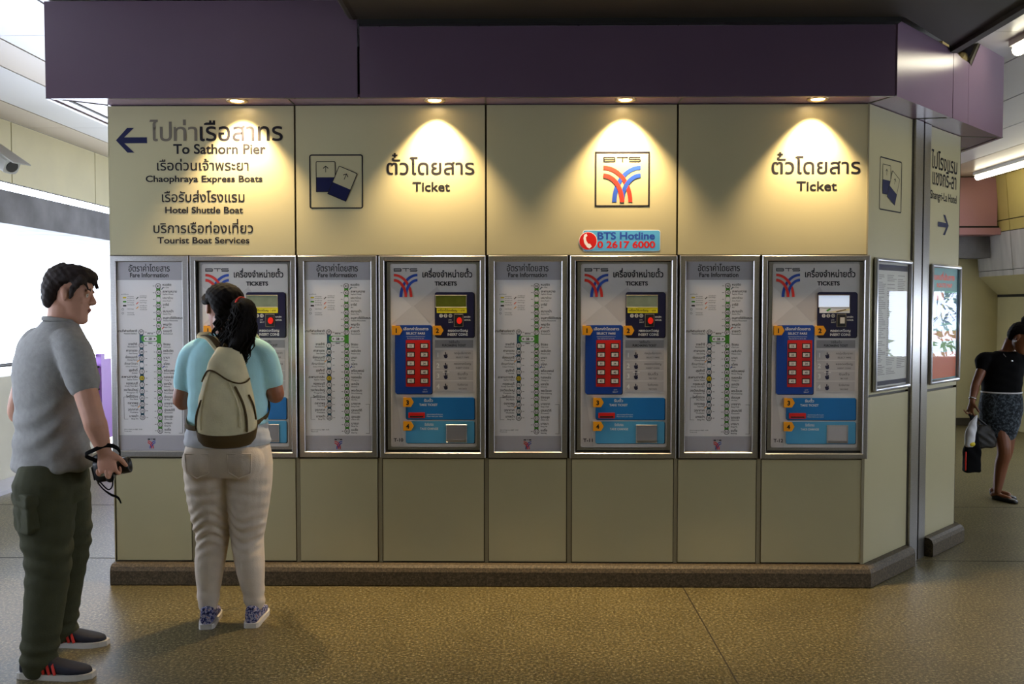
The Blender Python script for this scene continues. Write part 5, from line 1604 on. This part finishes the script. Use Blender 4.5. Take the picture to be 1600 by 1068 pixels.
sL = V((4.050, 2.29, 1.145)); eL = V((4.120, 2.30, 0.93)); wL = V((4.120, 2.18, 0.80))
for s_, e_, w_ in ((sR, eR, wR), (sL, eL, wL)):
    b.limb([s_, s_.lerp(e_, 0.5), e_, e_.lerp(w_, 0.3), w_], [0.044, 0.040, 0.034, 0.033, 0.022], ref=X, n=14)
hand(b, wR, V((-0.25, -0.15, -1)), V((0.7, 0.5, -0.1)), V((0.3, -0.9, 0)), curls=(0.75, 0.8, 0.85, 0.9), k=0.86, thumb=0.9)
hand(b, wL, V((0.1, -0.15, -1)), V((-0.9, 0.2, 0)), V((-0.1, -0.9, 0)), k=0.86)
for lg in (((3.84, 2.32, 0.74), (3.872, 2.24, 0.43), (3.870, 2.27, 0.28), (3.838, 2.26, 0.075)), ((3.94, 2.33, 0.74), (3.925, 2.29, 0.44), (3.915, 2.35, 0.28), (3.888, 2.37, 0.085))):
    b.limb(lg, [0.075, 0.052, 0.050, 0.028], ref=X, n=14)
    a = V(lg[-1]); b.limb([a + V((-0.015, 0.03, -0.035)), a + V((0.055, -0.075, -0.048))], [0.026, 0.022], ref=Z3, n=10, sub=1)
body = remesh(b, 0.0048, 3, paint=face_paint(P, brow=4, k=0.93), mats=['skin_dark', 'eye_white', 'eye_dark', 'lip', 'hair_black'], name='person')
walk = person(None, body, 'woman in a black top and patterned skirt walking with bags')
b = MB().use('hair_black')
b.loft([(P((a + c_) / 2, 0, t), Rh * w * 0.95, Fh * (a - c_) / 2 * 0.95) for t, a, c_, w in for_], 24)
b.ball(P(-0.055, 0, 1.10), Rh * 0.046, Fh * 0.050, Uh * 0.042, 14, 10)
b.ball(P(0.02, 0, 0.98), Rh * 0.060, Fh * 0.055, Uh * 0.03, 14, 10)
link('hair', remesh(b, 0.0045, 2, disp=folds(0.0014, 150, 150, 110)), walk)
b = MB().use('black_cloth')
b.loft([ring(3.89, 2.33, 0.855, 0.146, 0.112, R, F), ring(3.89, 2.33, 0.90, 0.148, 0.114, R, F), ring(3.893, 2.328, 1.0, 0.152, 0.118, R, F), ring(3.90, 2.325, 1.09, 0.158, 0.120, R, F), ring(3.908, 2.32, 1.15, 0.150, 0.098, R, F), ring(3.915, 2.32, 1.185, 0.110, 0.078, R, F), ring(3.92, 2.322, 1.205, 0.082, 0.064, R, F)], 26, 0.93)
b.limb([sR + V((0.03, 0, 0.0)), sR + V((-0.02, 0, -0.02)), sR.lerp(eR, 0.34)], [0.058, 0.068, 0.052], ref=X, n=18)
b.limb([sL + V((-0.03, 0, 0.0)), sL + V((0.02, 0, -0.02)), sL.lerp(eL, 0.34)], [0.058, 0.068, 0.052], ref=X, n=18)
link('top', remesh(b, 0.0075, 4, disp=folds(0.0022, 30, 30, 36)), walk)
b = MB().use('skirt_print')
b.loft([ring(3.885, 2.33, 0.49, 0.106, 0.112, R, F), ring(3.885, 2.33, 0.52, 0.118, 0.122, R, F), ring(3.885, 2.33, 0.62, 0.148, 0.130, R, F), ring(3.888, 2.33, 0.74, 0.164, 0.132, R, F), ring(3.89, 2.33, 0.82, 0.158, 0.122, R, F), ring(3.89, 2.33, 0.875, 0.146, 0.112, R, F)], 28, 0.95)
link('skirt', remesh(b, 0.0075, 4, disp=folds(0.0016, 20, 20, 30)), walk)
b = MB().use('white_plastic')
b.loft([(V((3.89, 2.33, 0.872)) + R * 0.151 * math.cos(2 * math.pi * q / 30) + F * 0.117 * math.sin(2 * math.pi * q / 30), (R * math.cos(2 * math.pi * q / 30) + F * math.sin(2 * math.pi * q / 30)) * 0.004, Z3 * 0.007) for q in range(31)], 6, cap=False); b.build('belt', walk, True)
b = MB().use('silver')
b.limb([V((3.86, 2.252, 1.185)), V((3.895, 2.228, 1.14)), V((3.935, 2.232, 1.165)), V((3.965, 2.26, 1.20))], [0.0025] * 4, ref=Z3, n=6); b.ball((3.908, 2.214, 1.132), X * 0.011, Y * 0.005, Z3 * 0.009, 8, 6); b.build('necklace', walk, True)
b = MB().use('silver'); wd = (wR - eR).normalized(); w1 = wd.orthogonal().normalized(); w2 = wd.cross(w1); wc = wR - wd * 0.028
b.loft([(wc + (w1 * math.cos(2 * math.pi * q / 16) + w2 * math.sin(2 * math.pi * q / 16)) * 0.027, (w1 * math.cos(2 * math.pi * q / 16) + w2 * math.sin(2 * math.pi * q / 16)) * 0.003, wd * 0.006) for q in range(17)], 6, cap=False); b.build('bracelet', walk, True)
b = MB().use('silver'); b.ball(P(0.002, 0.088, 0.345), Rh * 0.005, Fh * 0.008, Uh * 0.010, 8, 6); b.build('earring', walk, True)
def flat_shoe(heel, toe):
    h, t = V(heel), V(toe); d = (t - h).normalized(); s = d.cross(Z3).normalized(); ln = (t - h).length
    b = MB().use('black_plastic')
    b.loft([(h + d * ln * q + Z3 * hh / 2, s * w, Z3 * hh / 2) for q, w, hh in ((0, 0.012, 0.05), (0.06, 0.026, 0.055), (0.25, 0.028, 0.05), (0.45, 0.031, 0.036), (0.75, 0.036, 0.034), (0.93, 0.026, 0.028), (1.0, 0.008, 0.02))], 16, 0.7)
    return link('shoe', remesh(b, 0.005, 2), walk)
flat_shoe((3.820, 2.300, 0.0), (3.925, 2.120, 0.0)); flat_shoe((3.862, 2.420, 0.012), (3.985, 2.245, 0.0))

# the bags she carries
HND = V((3.582, 2.225, 0.705))
root = empty('handbag', Matrix.Translation((3.705, 2.245, 0.43)), 'dark patterned handbag hanging from the hand of the walking woman', 'bag')
b = MB().use('bag_pattern')
b.loft([(V((0, 0, z)), V((w, 0, 0)), V((0, d_, 0))) for z, w, d_ in ((0.0, 0.080, 0.040), (0.012, 0.098, 0.055), (0.06, 0.104, 0.058), (0.12, 0.088, 0.048), (0.175, 0.060, 0.024), (0.185, 0.052, 0.016))], 24, 0.7)
link('pouch', remesh(b, 0.006, 2, disp=folds(0.004, 60, 40, 50)), root)
for s in (-1, 1):
    b = MB().use('black_plastic'); b.limb([(-0.05, s * 0.018, 0.17), (-0.085, s * 0.015, 0.24), (-0.103, 0.006 + s * 0.008, 0.270), (-0.06, s * 0.015, 0.245), (0.03, s * 0.018, 0.175)], [0.006] * 5, ref=Y, n=8); b.build('handle', root, True)
root = empty('shopping_bag', Matrix.Translation((3.572, 2.150, 0.25)), 'black shopping bag with a red edge hanging beside the handbag', 'bag')
b = MB().use('black_cloth')
b.loft([(V((0, 0, z)), V((w, 0, 0)), V((0, d_, 0))) for z, w, d_ in ((0.0, 0.060, 0.036), (0.01, 0.067, 0.042), (0.18, 0.062, 0.034), (0.33, 0.040, 0.014), (0.40, 0.020, 0.010))], 24, 0.45)
link('sack', remesh(b, 0.006, 2, disp=folds(0.003, 50, 40, 30)), root)
b = MB().use('logo_red'); b.limb([(-0.062, -0.030, 0.02), (-0.066, -0.034, 0.09), (-0.062, -0.030, 0.16)], [0.006] * 3, ref=Y, n=8); b.build('edge_band', root, True)
b = MB().use('black_cloth'); b.limb([(0.0, 0.0, 0.39), (-0.003, 0.03, 0.44), (-0.003, 0.05, 0.452)], [0.008] * 3, ref=X, n=8); b.build('handle', root, True)
root = empty('plastic_bag', Matrix.Translation((3.517, 2.085, 0.46)), 'white plastic bag carried in front of the black shopping bag', 'bag')
b = MB().use('white_plastic')
b.loft([(V((x_, 0, z)), V((w, 0, 0)), V((0, d_, 0))) for z, w, d_, x_ in ((0.0, 0.026, 0.02, 0.0), (0.012, 0.038, 0.03, 0.0), (0.10, 0.042, 0.034, 0.006), (0.18, 0.032, 0.022, 0.022), (0.24, 0.012, 0.010, 0.05), (0.255, 0.009, 0.009, 0.058))], 20)
link('sack', remesh(b, 0.005, 2, disp=folds(0.003, 70, 50, 30)), root)
b = MB().use('node_yellow'); b.ball((0.01, -0.012, 0.025), X * 0.030, Y * 0.026, Z3 * 0.022, 12, 8); b.build('yellow_contents', root, True)

# ------------------------------------------------------------------ trees outside the far opening (mirrored in the framed notices)
mat('bark', L(92, 84, 70), 0.9, noise=0.3, nscale=8)
mat('leaf', L(96, 140, 62), 0.6, noise=0.3, nscale=3)
def tree(x, y, h, seed, label):
    root = empty('tree', Matrix.Translation((x, y, 0)), label, 'tree')
    rnd = random.Random(seed)
    b = MB().use('bark'); b.limb([(0, 0, 0), (0.05, 0.03, h * 0.4), (0.0, -0.05, h)], [0.07, 0.05, 0.02], ref=X, n=10)
    b.build('trunk', root, True)
    b = MB().use('leaf')
    for q in range(520):
        a = rnd.uniform(0, 6.283); r = 0.55 * math.sqrt(rnd.random()); z = rnd.uniform(0.28, 1.05) * h
        c = V((r * math.cos(a), r * math.sin(a), z)); d = V((rnd.uniform(-1, 1), rnd.uniform(-1, 1), rnd.uniform(-1.2, 0.3))).normalized(); e = d.orthogonal().normalized()
        l = rnd.uniform(0.10, 0.18)
        b.add([c, c + d * l * 0.5 + e * l * 0.2, c + d * l, c + d * l * 0.5 - e * l * 0.2], [(0, 1, 2, 3)])
    b.build('foliage', root)
tree(8.2, 3.65, 2.6, 3, 'leafy tree outside, mirrored in the glass of the framed notice of small print')
tree(9.4, 2.55, 2.4, 8, 'leafy tree outside, mirrored in the glass of the colourful poster')
